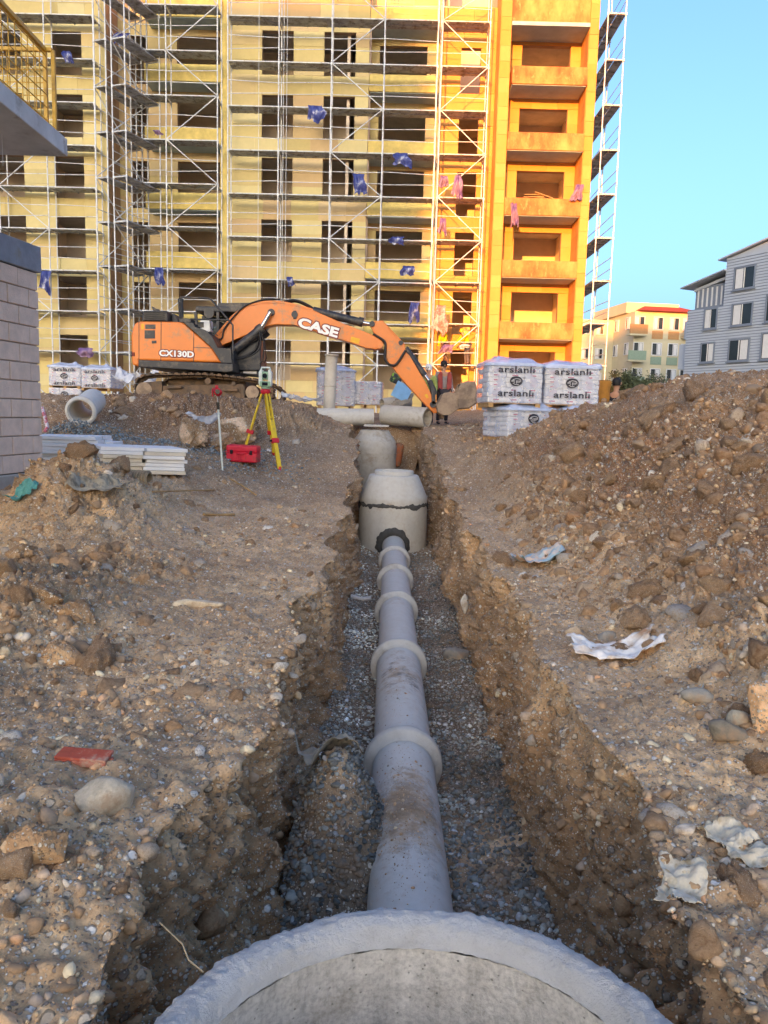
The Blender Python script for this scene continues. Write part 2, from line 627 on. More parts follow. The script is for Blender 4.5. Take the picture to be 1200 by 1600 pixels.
    Fc = np.stack([idx[:-1, :-1], idx[:-1, 1:], idx[1:, 1:], idx[1:, :-1]], -1).reshape(-1, 4)
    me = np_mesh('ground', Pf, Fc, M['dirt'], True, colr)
    o = bpy.data.objects.new('ground', me)
    o['kind'] = 'structure'
    link(o)
    return o, Pf.reshape(ny, nx, 3), zone, Yr
GROUND, GP, GZONE, GY = make_ground()

def surf(x, y):
    """height of the built ground (outside the trench walls) at x, y"""
    j = int(np.argmin(np.abs(GY-y)))
    i = int(np.argmin(np.abs(GP[j, :, 0]-x)+np.where(np.isin(GZONE, (1, 3)), .5, 0)))
    return float(GP[j, i, 2])
# ------------------------------------------------------------------ stones
def ico(sub):
    bm = bmesh.new()
    bmesh.ops.create_icosphere(bm, subdivisions=sub, radius=1)
    V = np.array([v.co[:] for v in bm.verts])
    Fc = np.array([[v.index for v in f.verts] for f in bm.faces])
    bm.free()
    return V, Fc
ICO = {k: ico(k) for k in (1, 2, 3, 4, 5)}

def stone_shape(sub, seed, flat=.72, rough=.28):
    V, Fc = ICO[sub]
    r = np.random.default_rng(seed)
    n = 1+rough*1.6*NZ(V+r.uniform(-50, 50, 3), .9)+rough*.8*NZ2(V+r.uniform(-50, 50, 3), 2.1)
    W = V*n[:, None]
    # a few chipped faces
    for _ in range(9):
        d = r.normal(size=3); d /= np.linalg.norm(d)
        h = r.uniform(.5, .82)
        ex = W @ d-h
        W = W-np.where(ex > 0, ex*.85, 0)[:, None]*d[None, :]
    W *= np.array([r.uniform(.85, 1.25), r.uniform(.7, 1.0), flat*r.uniform(.75, 1.15)])
    return W, Fc

def rand_rot(n, tilt=.5):
    a = RNG.uniform(0, 2*math.pi, n); b = RNG.normal(0, tilt, n); c = RNG.normal(0, tilt, n)
    ca, sa, cb, sb, cc, s_c = np.cos(a), np.sin(a), np.cos(b), np.sin(b), np.cos(c), np.sin(c)
    R = np.zeros((n, 3, 3))
    Rz = R.copy(); Rz[:, 0, 0] = ca; Rz[:, 0, 1] = -sa; Rz[:, 1, 0] = sa; Rz[:, 1, 1] = ca; Rz[:, 2, 2] = 1
    Rx = R.copy(); Rx[:, 0, 0] = 1; Rx[:, 1, 1] = cb; Rx[:, 1, 2] = -sb; Rx[:, 2, 1] = sb; Rx[:, 2, 2] = cb
    Ry = R.copy(); Ry[:, 1, 1] = 1; Ry[:, 0, 0] = cc; Ry[:, 0, 2] = s_c; Ry[:, 2, 0] = -s_c; Ry[:, 2, 2] = cc
    return Rz @ Rx @ Ry

def joined_stones(name, pos, rad, cols, sub, mat, parent, kind='stuff', flat=.72, nvar=10, tilt=.5, rough=.28, smooth=True):
    Vs, Fs, Cs, base = [], [], [], 0
    n = len(pos)
    var = RNG.integers(0, nvar, n)
    R = rand_rot(n, tilt)
    for k in range(nvar):
        m = np.where(var == k)[0]
        if len(m) == 0:
            continue
        W, Fc = stone_shape(sub, 100*sub+k, flat, rough)
        V = np.einsum('nij,kj->nki', R[m], W)*rad[m][:, None, None]+pos[m][:, None, :]
        Vs.append(V.reshape(-1, 3))
        Fs.append((Fc[None]+(np.arange(len(m))*len(W))[:, None, None]+base).reshape(-1, 3))
        Cs.append(np.repeat(cols[m], len(W), 0))
        base += len(m)*len(W)
    me = np_mesh(name, np.concatenate(Vs), np.concatenate(Fs), mat, smooth, np.concatenate(Cs))
    o = bpy.data.objects.new(name, me)
    o['kind'] = kind
    return link(o, parent)

CM = np.array(CAM_M.to_3x3())
def project(P):
    q = (P-np.array([0, 0, CAM_Z])) @ CM
    z = -q[:, 2]
    return 600+F_PX*q[:, 0]/z, 800-F_PX*q[:, 1]/z, z

_du = np.gradient(GP, axis=1); _dv = np.gradient(GP, axis=0)
_nn = np.cross(_du, _dv)
AREA = np.linalg.norm(_nn, axis=2)
NRM = _nn/(AREA[..., None]+1e-9)
_px, _py, _pz = project(GP.reshape(-1, 3))
VIS = ((_pz > .8) & (_px > -60) & (_px < 1260) & (_py > 420) & (_py < 1680)).reshape(AREA.shape)
ZI = np.repeat(GZONE[None, :], AREA.shape[0], 0)
DIST = np.hypot(GP[..., 0], GP[..., 1])

def scatter(density):
    """density (per m2) on every grid cell -> random cells"""
    w = np.where(VIS, density*AREA, 0).ravel()
    n = RNG.poisson(w.sum())
    i = RNG.choice(len(w), n, p=w/w.sum())
    j = GP.reshape(-1, 3)[i]+RNG.normal(0, .004, (n, 3))
    return i, j, NRM.reshape(-1, 3)[i]

PAL = np.array([lin(h)[:3] for h in ('#6f5c48', '#7f6a54', '#8d775f', '#9b866c', '#86796c', '#a8967f', '#77726b', '#bcae98', '#d5cbbb', '#9a7a60', '#94908a')])
PAL = np.minimum(PAL*2.2, np.array([.70, .63, .53]))
PAL = PAL*np.array([1.05, .97, .86])
PALW = np.array([.17, .19, .17, .12, .08, .09, .05, .055, .03, .03, .015]); PALW /= PALW.sum()
GPAL = np.array([lin(h)[:3] for h in ('#4c5256', '#5a6063', '#6a6f70', '#555552', '#74797a', '#8d8f8c', '#b9b8b1', '#63574a')])
GPAL = np.minimum(GPAL*np.array([2.9, 2.65, 2.25]), .62)
GPALW = np.array([.24, .24, .16, .14, .1, .06, .025, .035]); GPALW /= GPALW.sum()

def palette(n, pal, w):
    return pal[RNG.choice(len(pal), n, p=w)]*RNG.uniform(.8, 1.15, (n, 1))

mound = (GP[..., 0] > 1.5) & (GP[..., 1] > 3)
patch = np.clip(.62+2.0*NZ2(GP.reshape(-1, 3)+13, .9).reshape(AREA.shape)+1.0*NZ(GP.reshape(-1, 3)+23, 2.6).reshape(AREA.shape), .06, 2.6)
onland = np.isin(ZI, (0, 4))
onwall = np.isin(ZI, (1, 3))
onfloor = ZI == 2
calm = np.where(onland, np.where(mound, 1.5, 1.0), np.where(onwall, .55, 0))*patch

# grit
i, p, nn = scatter(np.where(DIST < 3.2, 1300, np.where(DIST < 6.5, 480, np.where(DIST < 9, 170, 0)))*calm)
r = .0055*(1-RNG.uniform(0, 1, len(p))*.93)**(-1/2.6); r = np.minimum(r, .016)
joined_stones('grit', p-nn*r[:, None]*.25, r, palette(len(p), PAL, PALW), 1, M['stone_col'], GROUND)
# pebbles
i, p, nn = scatter(np.where(DIST < 4, 300, np.where(DIST < 9, 210, np.where(DIST < 15, 90, np.where(DIST < 21, 16, 0))))*calm)
r = .012*(1-RNG.uniform(0, 1, len(p))*.97)**(-1/2.2); r = np.minimum(r, .042)
dd = np.hypot(p[:, 0], p[:, 1])
for k, lv_ in ((dd < 4.6, 2), (dd >= 4.6, 1)):
    joined_stones('pebble_cover', p[k]-nn[k]*r[k][:, None]*.3, r[k], palette(int(k.sum()), PAL, PALW), lv_, M['stone_col'], GROUND)
# stones: the 300 that show largest are pieces of their own
i, p, nn = scatter(np.where(DIST < 9, 8.0, np.where(DIST < 20, 5, 0))*calm*np.where(onwall, .7, 1)*np.where(mound, 1.5, 1))
r = .034*(1-RNG.uniform(0, 1, len(p))*.97)**(-1/2.3); r = np.minimum(r, .12)
pz = project(p)[2]
order = np.argsort(-r/pz)
SM = [np_mesh('stone', *stone_shape(3 if k % 3 == 0 else 2, 500+k, .72, .4), M['stone'], k % 3 == 0) for k in range(18)]
Rm = rand_rot(len(order), .5)
for q, k in enumerate(order[:288]):
    o = bpy.data.objects.new('stone', SM[q % 18])
    s = r[k]
    o.matrix_world = Matrix.Translation(Vector(p[k]-nn[k]*s*.38)) @ Matrix(Rm[q].tolist()).to_4x4() @ Matrix.Diagonal((s, s, s, 1))
    link(o, GROUND)
k = order[288:]
joined_stones('small_stones', p[k]-nn[k]*r[k][:, None]*.3, r[k], palette(len(k), PAL, PALW), 2, M['stone_col'], GROUND)
# earth clods, the colour of the soil
m, t, b = newmat('clod_soil')
co = N(t, 'ShaderNodeTexCoord').outputs['Object']
c = mix(t, .5, N(t, 'ShaderNodeAttribute', attribute_name='Col').outputs['Color'], ramp(t, noise(t, co, 35, 6, .7), [(.3, lin('#6d5640')), (.7, lin('#ccb494'))]))
t.links.new(c, b.inputs['Base Color'])
b.inputs['Roughness'].default_value = .95
b.inputs['Specular IOR Level'].default_value = .15
bump(t, b, noise(t, co, 45, 8, .75), .9, .02)
M['clod'] = m
clodpal = np.array([lin(h)[:3] for h in ('#866a50', '#967a5e', '#a78a6c', '#b59a7c')])
rough_left = np.exp(-((GP[..., 0]+2.5)/1.1)**2-((GP[..., 1]-5.2)/1.6)**2)*4+np.exp(-((GP[..., 0]+1.5)/.7)**2-((GP[..., 1]-2.2)/.7)**2)*2
dens = np.where(onland & (DIST < 20), np.where(mound, np.where(DIST < 10, 120, 75), 16)+38*rough_left, np.where(onwall, 22, 0))*patch
dens = np.where((GP[..., 0] < -3) & (GP[..., 1] > 15.5) & (GP[..., 1] < 19), 40, dens)
i, p, nn = scatter(dens)
r = .016*(1-RNG.uniform(0, 1, len(p))*.985)**(-1/1.9); r = np.minimum(r, .12)
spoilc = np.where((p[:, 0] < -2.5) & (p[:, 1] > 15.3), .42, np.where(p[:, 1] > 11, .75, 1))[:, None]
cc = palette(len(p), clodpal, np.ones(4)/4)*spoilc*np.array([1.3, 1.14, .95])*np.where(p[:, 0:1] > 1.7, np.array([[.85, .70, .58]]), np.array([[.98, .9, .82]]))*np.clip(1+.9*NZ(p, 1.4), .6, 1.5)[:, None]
dd = np.hypot(p[:, 0], p[:, 1])/np.maximum(r/.03, .6)
for k, lv_ in ((dd < 5.2, 2), (dd >= 5.2, 1)):
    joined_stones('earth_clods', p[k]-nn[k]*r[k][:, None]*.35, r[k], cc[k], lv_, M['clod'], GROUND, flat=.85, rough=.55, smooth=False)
# bigger knobbly lumps of stony earth, each a piece of its own
def crust_shape(seed, flat, amp=1.0, lvl=5):
    """a lump of stony earth, knobbly all over"""
    V, Fc = ICO[lvl]
    r = np.random.default_rng(seed)
    o_ = r.uniform(-50, 50, 3)
    n = 1+.55*NZ(V+o_, .9)+amp*(.30*(2.2*np.abs(NZ2(V+o_, 2.0))-.4)+.20*NZ(V+o_, 3.6)+.16*(2.6*np.abs(NZ2(V-o_, 5.5))-.4)+.10*(2.6*np.abs(NZ(V+o_, 11))-.4)+.05*NZ2(V+o_, 24))
    W = V*n[:, None]
    for _ in range(8):
        d = r.normal(size=3); d /= np.linalg.norm(d)
        ex = W @ d-r.uniform(.42, .75)
        W = W-np.where(ex > 0, ex*.8, 0)[:, None]*d[None, :]
    return W*np.array([r.uniform(.9, 1.25), r.uniform(.75, 1), flat]), Fc
CRUST = []
for k in range(10):
    W, Fc = crust_shape(900+k, .85, 1.0, 4)
    q = NZ(W+k, 2.2)
    tone = np.array([(1.02, .86, .68), (.84, .68, .52), (1.15, .98, .78), (.76, .60, .45)][k % 4])
    CRUST.append(np_mesh('earth_clod', W, Fc, M['dirt'], False, tone[None]*(1+.5*q)[:, None]))
def lumps(n, cx, cy, sx, sy, lo, hi, pw=1.7):
    for _ in range(n):
        x, y = cx+RNG.normal(0, sx), cy+RNG.normal(0, sy)
        if lip_left(y)-.1 < x < lip_right(y)+.12: continue
        s = min(hi, lo*(1-RNG.uniform(0, .97))**(-1/pw))
        o = bpy.data.objects.new('earth_clod', CRUST[int(RNG.integers(0, 10))])
        o.location = (x, y, surf(x, y)+s*.08)
        o.rotation_euler = (RNG.normal(0, .4), RNG.normal(0, .4), RNG.uniform(0, 6.28))
        o.scale = (s, s*RNG.uniform(.8, 1.1), s*RNG.uniform(.7, 1))
        link(o, GROUND)
lumps(46, -2.5, 5.2, .42, .75, .045, .15)
lumps(16, -1.25, 1.95, .28, .25, .03, .075)
lumps(10, -3.2, 8.0, .5, .6, .06, .16)
lumps(46, 2.3, 5.2, .5, 1.3, .045, .13)
lumps(52, 3.0, 8.5, .75, 1.7, .07, .21)
lumps(10, 1.9, 3.5, .25, .45, .035, .08)
lumps(24, -4.9, 16.9, 1.2, .5, .07, .2)
lumps(14, -.75, 5.5, .12, 2.5, .03, .07)
lumps(14, 1.25, 5.5, .12, 2.5, .03, .07)
lumps(8, 1.05, 2.3, .12, .3, .03, .06)

# gravel bedding in the trench
i, p, nn = scatter(np.where(onfloor & (GP[..., 1] < 20), np.where(DIST < 5.5, 1500, np.where(DIST < 9, 900, 420)), 0))
r = .012*(1-RNG.uniform(0, 1, len(p))*.96)**(-1/3.2); r = np.minimum(r, .034)
cc = palette(len(p), GPAL, GPALW)
lit = (np.clip(1+2.2*NZ2(p+4, 1.3), .5, 1.7)*np.where((p[:, 0] < .1) & (p[:, 1] > 4.8), 1.55, np.where(p[:, 0] > .3, .85, .60)))[:, None]  # the gravel's own patchy tone, palest far along left of the pipe
near = p[:, 1] < 4.6
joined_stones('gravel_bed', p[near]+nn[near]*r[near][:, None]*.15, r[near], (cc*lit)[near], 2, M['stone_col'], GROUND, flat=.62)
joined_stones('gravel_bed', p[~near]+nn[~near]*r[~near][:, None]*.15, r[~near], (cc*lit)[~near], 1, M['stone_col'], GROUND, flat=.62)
# crushed blue grey stone lying beyond the boards and in front of the spoil
def gravel_patch(cx, cy, sx, sy, n, dz=0.0):
    x = cx+RNG.normal(0, sx, n); y_ = cy+RNG.normal(0, sy, n)
    h = dz*np.exp(-((x-cx)/sx/1.2)**2-((y_-cy)/sy/1.2)**2)
    z = np.array([surf(a, b) for a, b in zip(x, y_)])+h*RNG.uniform(.2, 1, n)
    return np.stack([x, y_, z], 1)
bp = np.concatenate([gravel_patch(-4.35, 15.1, .75, .3, 1300, .12), gravel_patch(-5.9, 14.6, .5, .3, 800, .3), gravel_patch(-3.1, 13.7, .8, .5, 900, .05)])
br = RNG.uniform(.014, .036, len(bp))
bc = palette(len(bp), np.array([lin(h)[:3] for h in ('#7d8a8e', '#8f9a9c', '#6d797d', '#a3aaa9', '#807c74')]), np.array([.3, .25, .2, .15, .1]))
joined_stones('crushed_stone', bp, br, bc, 1, M['stone_col'], GROUND)
# ------------------------------------------------------------------ building materials
M['board'] = simple('insulation_board', (1, 1, 1, 1), .9, var=.09, scale=3.2, bstr=.25, bdist=.01, attr=True, grain=25)
M['core'] = simple('clay_block_wall', '#a98e74', .9, var=.2, scale=2, bstr=.3, grain=12)
M['room'] = simple('raw_plaster', '#e2d0b8', .9, var=.12, scale=.8, bstr=.1)
M['slab'] = simple('cast_concrete', '#b5b0a8', .85, var=.18, scale=1.6, bstr=.25, grain=20)
M['soffit'] = simple('painted_soffit', '#a9bcbf', .85, var=.15, scale=1.5, bstr=.15)
M['parapet'] = simple('coated_parapet', '#dac476', .9, var=.2, scale=2.4, bstr=.3, grain=14)
def render_coat():
    """base coat trowelled over the boards: yellow with rusty orange patches"""
    m, t, b = newmat('patchy_base_coat')
    co = N(t, 'ShaderNodeTexCoord').outputs['Object']
    mp = N(t, 'ShaderNodeMapping')
    mp.inputs['Scale'].default_value = (1, 1, .55)
    t.links.new(co, mp.inputs['Vector'])
    n1 = noise(t, mp.outputs[0], 1.1, 6, .62)
    n2 = noise(t, mp.outputs[0], 4.5, 6, .7)
    c = ramp(t, n1, [(.34, lin('#cf9c5e')), (.48, lin('#c58049')), (.62, lin('#b05a35'))])
    c = mix(t, ramp(t, n2, [(.55, g(0)), (.70, g(.8))]), c, lin('#d3a468'))
    t.links.new(c, b.inputs['Base Color'])
    b.inputs['Roughness'].default_value = .9
    bump(t, b, noise(t, co, 16, 5, .7), .3, .01)
    return m
M['coat'] = render_coat()
M['galv'] = simple('galvanised_tube', '#d5d9da', .42, metal=.1, var=.12, scale=3, bstr=0, dirt=.25, dirtcol='#a79f90')
M['deck'] = simple('scaffold_plank', '#a3a6a9', .6, metal=.2, var=.25, scale=3, bstr=.2, dirt=.4, dirtcol='#6e6558')

BX = lambda px, py, Y: at(px, py, Y).x
BZ = lambda px, py, Y: at(px, py, Y).z
def heads(px, py5, py1, Y):
    z5, z1 = BZ(px, py5, Y), BZ(px, py1, Y)
    return [z1+(k-1)*(z5-z1)/4 for k in range(0, 6)]

BLD = empty('apartment_building', (0, 40, 1.55), 'six storey apartment block clad in yellow insulation boards behind the excavator', 'building')
Z0 = 1.35
cells_all = []
core = MB()
def facade(x0, x1, z0, z1, Y, ops, tones, T=.24):
    """a wall with openings (x0,x1,z0,z1): clay block core plus the insulation boards on it"""
    zs = sorted({z0, z1, *[o[2] for o in ops], *[o[3] for o in ops]})
    zs = [z for z in zs if z0 <= z <= z1]
    for a, b in zip(zs[:-1], zs[1:]):
        if b-a < .01:
            continue
        cut = sorted([(o[0], o[1]) for o in ops if o[2] < (a+b)/2 < o[3]])
        runs, x = [], x0
        for c0, c1 in cut:
            if c0 > x: runs.append((x, c0))
            x = c1
        if x < x1: runs.append((x, x1))
        for r0, r1 in runs:
            core.box((r0, Y, a), (r1, Y+T, b))
            rows = max(1, round((b-a)/.62))
            for j in range(rows):
                h = (b-a)/rows
                n = max(1, round((r1-r0)/1.25))
                w = (r1-r0)/n
                xx = [r0+i*w for i in range(n+1)]
                if n > 1:
                    s = random.uniform(-.3, .3)*w
                    xx = [xx[0]]+[v+s for v in xx[1:-1]]+[xx[-1]]
                for i in range(n):
                    cells_all.append((xx[i], xx[i+1], a+j*h, a+(j+1)*h, Y, random.choice(tones)))

YEL = ['#dac88a', '#d5c284', '#ddcd92', '#d7c58a', '#d8c28c', '#dfd098']
TAN = ['#d9c090', '#d5ba88', '#dac68c', '#dcc694', '#d6c286', '#d1b485']
ORA = ['#d19a54', '#cf964e', '#d39e58', '#ce9552', '#d29f5c']

def interior(x0, x1, Yf, Yb, lv, seps=()):
    MB().box((x0, Yb, Z0), (x1, Yb+.2, 24)).build('room_wall', M['room'], BLD)
    for z in lv:
        MB().box((x0, Yf, z-.2), (x1, Yb, z)).build('floor_slab', M['slab'], BLD)
    for s in (x0, x1, *seps):
        MB().box((s-.07, Yf+.003, Z0), (s+.07, Yb-.003, 24)).build('room_wall', M['room'], BLD)

LV = [4.95+2.8*k-2.32 for k in range(8)]
# left wing
YA = 37.6
xa0, xa1 = BX(-170, 100, YA), BX(167, 100, YA)
hA = heads(105, 50, 432, YA)
opsA = []
for l, r in ((-110, -62), (-14, 33), (81, 128)):
    for k in range(6):
        opsA.append((BX(l, 80, YA), BX(r, 80, YA), hA[k]-1.88, hA[k]))
facade(xa0, xa1, Z0, 24, YA, opsA, YEL)
core.box((xa1-.24, YA+.243, Z0), (xa1, 39.197, 24))
interior(xa0, xa1-.25, YA+.243, 40.3, [h-2.32-.12 for h in hA]+[hA[5]+.45], [BX(57, 80, YA)])
# recess beside it
YR = 39.2
xr1 = BX(222, 100, YR)+.3
hR = heads(215, 56, 441, YR)
facade(xa1, xr1, Z0, 24, YR, [(BX(205, 80, YR), BX(231, 80, YR), h-2.2, h) for h in hR], TAN)
# bay with balconies
xb0, xb1 = xr1, BX(356, 100, 39.2)
hB = heads(313, 58, 442, 39.2)
facade(xb0, xb1, Z0, 24, YR, [(BX(277, 80, YR), BX(349, 80, YR), h-2.1, h) for h in hB], TAN)
interior(xa1, xb1, YR+.243, 42, [h-2.32 for h in hB]+[hB[5]+.48], [BX(250, 80, YR)])
# middle block
YC = 38.0
xc0, xc1 = BX(356, 100, YC), BX(577, 100, YC)
hC = [4.95+2.8*k for k in range(6)]
opsC = []
for l, r in ((410, 459), (507, 556)):
    for k in range(6):
        opsC.append((BX(l, 80, YC), BX(r, 80, YC), hC[k]-1.92, hC[k]))
facade(xc0, xc1, Z0, 24, YC, opsC, YEL+TAN)
core.box((xc0, YC+.243, Z0), (xc0+.24, 39.197, 24))
interior(xc0+.25, xc1, YC+.243, 40.8, LV, [BX(470, 80, YC), BX(545, 80, YC)])
# dark stub walls seen low in the second window column
for k in range(5):
    x = BX(549, 80, 40.6)
    MB().box((x-.25, 40.55, LV[k]+.003), (x+.35, 40.75, LV[k]+1.1)).build('stub_wall', M['slab'], BLD)
# bay with recessed windows and loggias
YD = 39.3
xd0, xd1 = xc1, BX(690, 100, YD)
hD = heads(630, 73, 455, YD)
facade(xd0, xd1, Z0, 24, YD, [(BX(594, 80, YD), BX(668, 80, YD), h-2.0, h) for h in hD], YEL+TAN)
core.box((xc1-.24, YC+.243, Z0), (xc1, YD-.003, 24))
interior(xd0, xd1, YD+.243, 43.2, [h-2.2 for h in hD]+[hD[5]+.6])
# narrow stair strip
YE = 38.0
xe0, xe1 = BX(690, 100, YE), BX(781, 100, YE)
hE = heads(738, 76, 457, YE)
topE = BZ(745, 12, YE)
facade(xe0, xe1, Z0, topE, YE, [(BX(721, 76, YE), BX(752, 76, YE), h-2.0, h) for h in hE], ORA)
core.box((xe0, YE+.243, Z0), (xe0+.24, YD-.003, 24))
interior(xe0+.25, xe1, YE+.243, 42.6, [h-2.2 for h in hE])
# right hand tower
YF = 38.1
YP = 36.6
xf0, xf1 = BX(781, 100, YP), BX(933, 100, YP)
hF = heads(852, 72, 458, YF)
xw0, xw1 = BX(816, 72, YF), BX(892, 72, YF)
facade(xf0+.4, xf1-.35, Z0, 24, YF, [(xw0, xw1, h-1.95, h) for h in hF], ORA)
interior(xf0+.4, xf1-.35, YF+.243, 41.6, [h-2.1 for h in hF]+[hF[5]+.6])
for a, b in ((xf0, xf0+.45), (xf1-.4, xf1)):
    z = Z0
    core.box((a+.03, YP+.06, Z0), (b-.03, YF+.24, 24))
    while z < 24:
        h = random.uniform(.55, .7)
        cells_all.append((a, b, z, z+h, YP+.06, random.choice(ORA)))
        z += h
# side faces of the tower pilasters get boards too
side = MB()
for x, d in ((xf0+.03, -1), (xf1-.37, -1), (xf0+.42, 1), (xf1-.03, 1)):
    z = Z0
    while z < 24:
        h = random.uniform(.55, .7)
        y = YP+.06
        for _ in range(2):
            side.col = lin(random.choice(ORA))[:3]
            side.box((min(x, x+.05*d), y+.004, z+.004), (max(x, x+.05*d), y+.75, z+h-.004))
            y += .76
        z += h
sd = side.build('edge_boards', M['board'], BLD)
sd['kind'] = 'stuff'
core.box((xf1-.2, YF+.25, Z0), (xf1-.03, 46, 24))
core.box((xa0, 46, Z0), (xf1-.03, 46.2, 24))
core.build('wall', M['core'], BLD)

# the boards: pieces of their own where they show, the rest joined
cells_all.sort(key=lambda c: -(c[1]-c[0])*(c[3]-c[2])*(1 if BX(330, 100, 38) < c[0] else .6))
rest = MB()
for q, (x0, x1, z0, z1, Y, tone) in enumerate(cells_all):
    mb = MB() if q < 290 else rest
    v = random.uniform(.95, 1.05)
    mb.col = tuple(c*v for c in lin(tone)[:3])
    p = random.uniform(.05, .075)
    mb.box((x0+.004, Y-p, z0+.004), (x1-.004, Y-.002, z1-.004))
    if q < 290:
        mb.build('insulation_board', M['board'], BLD)
r_ = rest.build('small_insulation_boards', M['board'], BLD)
r_['kind'] = 'stuff'

# balconies: slab, parapet
def balcony(x0, x1, Yf, Yb, zb, ph, mat, wings=(True, True), soffit='soffit'):
    s = MB().box((x0, Yf+.05, zb), (x1, Yb, zb+.16)).build('balcony_slab', M[soffit], BLD)
    p = MB()
    p.box((x0-.03, Yf-.03, zb+.03), (x1+.03, Yf+.12, zb+.16+ph))
    if wings[0]: p.box((x0-.03, Yf+.123, zb+.163), (x0+.09, Yb-.07, zb+.16+ph+.02))
    if wings[1]: p.box((x1-.09, Yf+.123, zb+.163), (x1+.03, Yb-.07, zb+.16+ph+.02))
    p.build('parapet', mat, s, bevel=.012, seg=1)
for py in (27, 128, 226, 328, 420, 512):
    balcony(BX(226, 100, 38.0), BX(347, 100, 38.0), 38.0, YR, BZ(290, py, 38.0), .62, M['parapet'])
bx1 = BX(347, 100, 38.0)
MB().box((bx1-.1, 38.05, Z0), (bx1+.25, 38.4, 24)).build('pier', M['parapet'], BLD, .01)
for py in (42, 145, 248, 340, 437, 528):
    balcony(xd0+.05, xd1-.05, 38.0, YD, BZ(630, py, 38.0), .62, M['parapet'], (False, False))
for q, py in enumerate((40, 133, 236, 338, 435, 531)):
    zb = BZ(855, py, 36.5)
    if q == 0:
        s = MB().box((xf0+.47, YP-.1, zb), (xf1-.42, YF-.08, zb+.16)).build('balcony_slab', M['soffit'], BLD)
        MB().box((xf0+.47, YP+.02, zb+.163), (xf1-.42, YP+.2, 24)).build('parapet', M['coat'], s)
    else:
        balcony(xf0+.50+.1*(q == 1), xf1-.45, 36.5, YF, zb, .62, M['coat'])

# a pile of boards left on the fourth tower balcony, a roll on a lower loggia
zb = BZ(835, 338, 36.5)+.78
pile = empty('board_pile', (BX(838, 315, 36.6), 36.6, zb), 'small heap of wooden offcuts lying across a sunlit tower balcony parapet', 'timber')
pm = simple('raw_timber', '#b58f5c', .8, var=.3, scale=8)
M['timber'] = pm
for (a, b, c, d) in ((-.45, 0, .55, .12), (-.6, .02, .35, .03), (-.1, .25, .75, -.02), (-.55, .14, .3, .16)):
    MB().bar((pile.location.x+a, 36.58+random.uniform(-.1, .1), zb+b+.05), (pile.location.x+c, 36.7+random.uniform(-.1, .1), zb+d+.06), .16, .03).build('plank', pm, pile)

# ------------------------------------------------------------------ scaffolding
TUBES = {}
def scaffold(label, O, u, v, w, st, levels, zbase, ztop, braces=(), planks=2, lead=0, guard_side=0, rails=True):
    """frames at stations st along u from O, width w along v"""
    O, u, v = Vector(O), Vector(u).normalized(), Vector(v).normalized()
    T = empty('scaffolding', (O.x, O.y, zbase), label, 'scaffolding', 'scaffolding runs on the building')
    P = lambda s, k, z: Vector((O.x, O.y, 0))+u*s+v*(w*k)+Vector((0, 0, z))
    for s in st:
        for k in (0, 1):
            mb = MB()
            wob = [Vector((random.uniform(-.018, .018), random.uniform(-.02, .02), 0)) for _ in range(5)]
            mb.tube([P(s, k, zbase+(ztop-zbase)*i/4)+wob[i] for i in range(5)], .031, 7)
            for z in levels:
                mb.cyl(P(s, k, z-.10), P(s, k, z+.02), .052, n=7)
            mb.build('standard', M['galv'], T)
    for j, z in enumerate(levels):
        for s in st:
            MB().cyl(P(s, 0, z-.04), P(s, 1, z-.04), .026, n=6).build('transom', M['galv'], T)
        for a, b in zip(st[:-1], st[1:]):
            for q in range(planks):
                k0, k1 = q/planks+.03, (q+1)/planks-.02
                mb = MB()
                c = (P(a, (k0+k1)/2, z)+P(b, (k0+k1)/2, z))/2
                Mx = Matrix((u, v, Vector((0, 0, 1)))).transposed()
                mb.obox(c+Vector((0, 0, random.uniform(-.012, .012))), (b-a-.06, w*(k1-k0), .05), Mx @ Matrix.Rotation(random.uniform(-.006, .006), 3, 'Y'))
                for e in (.12, .5, .88):
                    mb.obox(P(a+(b-a)*e, (k0+k1)/2, z-.045), (.05, w*(k1-k0)*.9, .035), Mx)
                mb.build('deck_plank', M['deck'], T)
            MB().cyl(P(a, guard_side, z), P(b, guard_side, z), .03, n=6).build('ledger', M['galv'], T)
            if rails:
                for h in (.55, 1.05):
                    if z+h < ztop:
                        sag = random.uniform(-.045, .045)
                        MB().cyl(P(a, guard_side, z+h+sag), P(b, guard_side, z+h-sag), .017, n=6).build('guardrail', M['galv'], T)
    zz = [zbase+.1]+list(levels)+([ztop-.05] if ztop-levels[-1] > 1 else [])
    for bay, first in braces:
        for j in range(len(zz)-1):
            a, b = st[bay], st[bay+1]
            if (j+first) % 2: a, b = b, a
            MB().cyl(P(a, -.06+guard_side*1.1, zz[j]), P(b, -.06+guard_side*1.1, zz[j+1]), .024, n=6).build('brace', M['galv'], T)
    for s in st:
        for k in (0, 1):
            p = P(s, k, zbase)
            MB().box((p.x-.08, p.y-.08, zbase-.02), (p.x+.08, p.y+.08, zbase+.01)).build('base_plate', M['galv'], T)
    return T

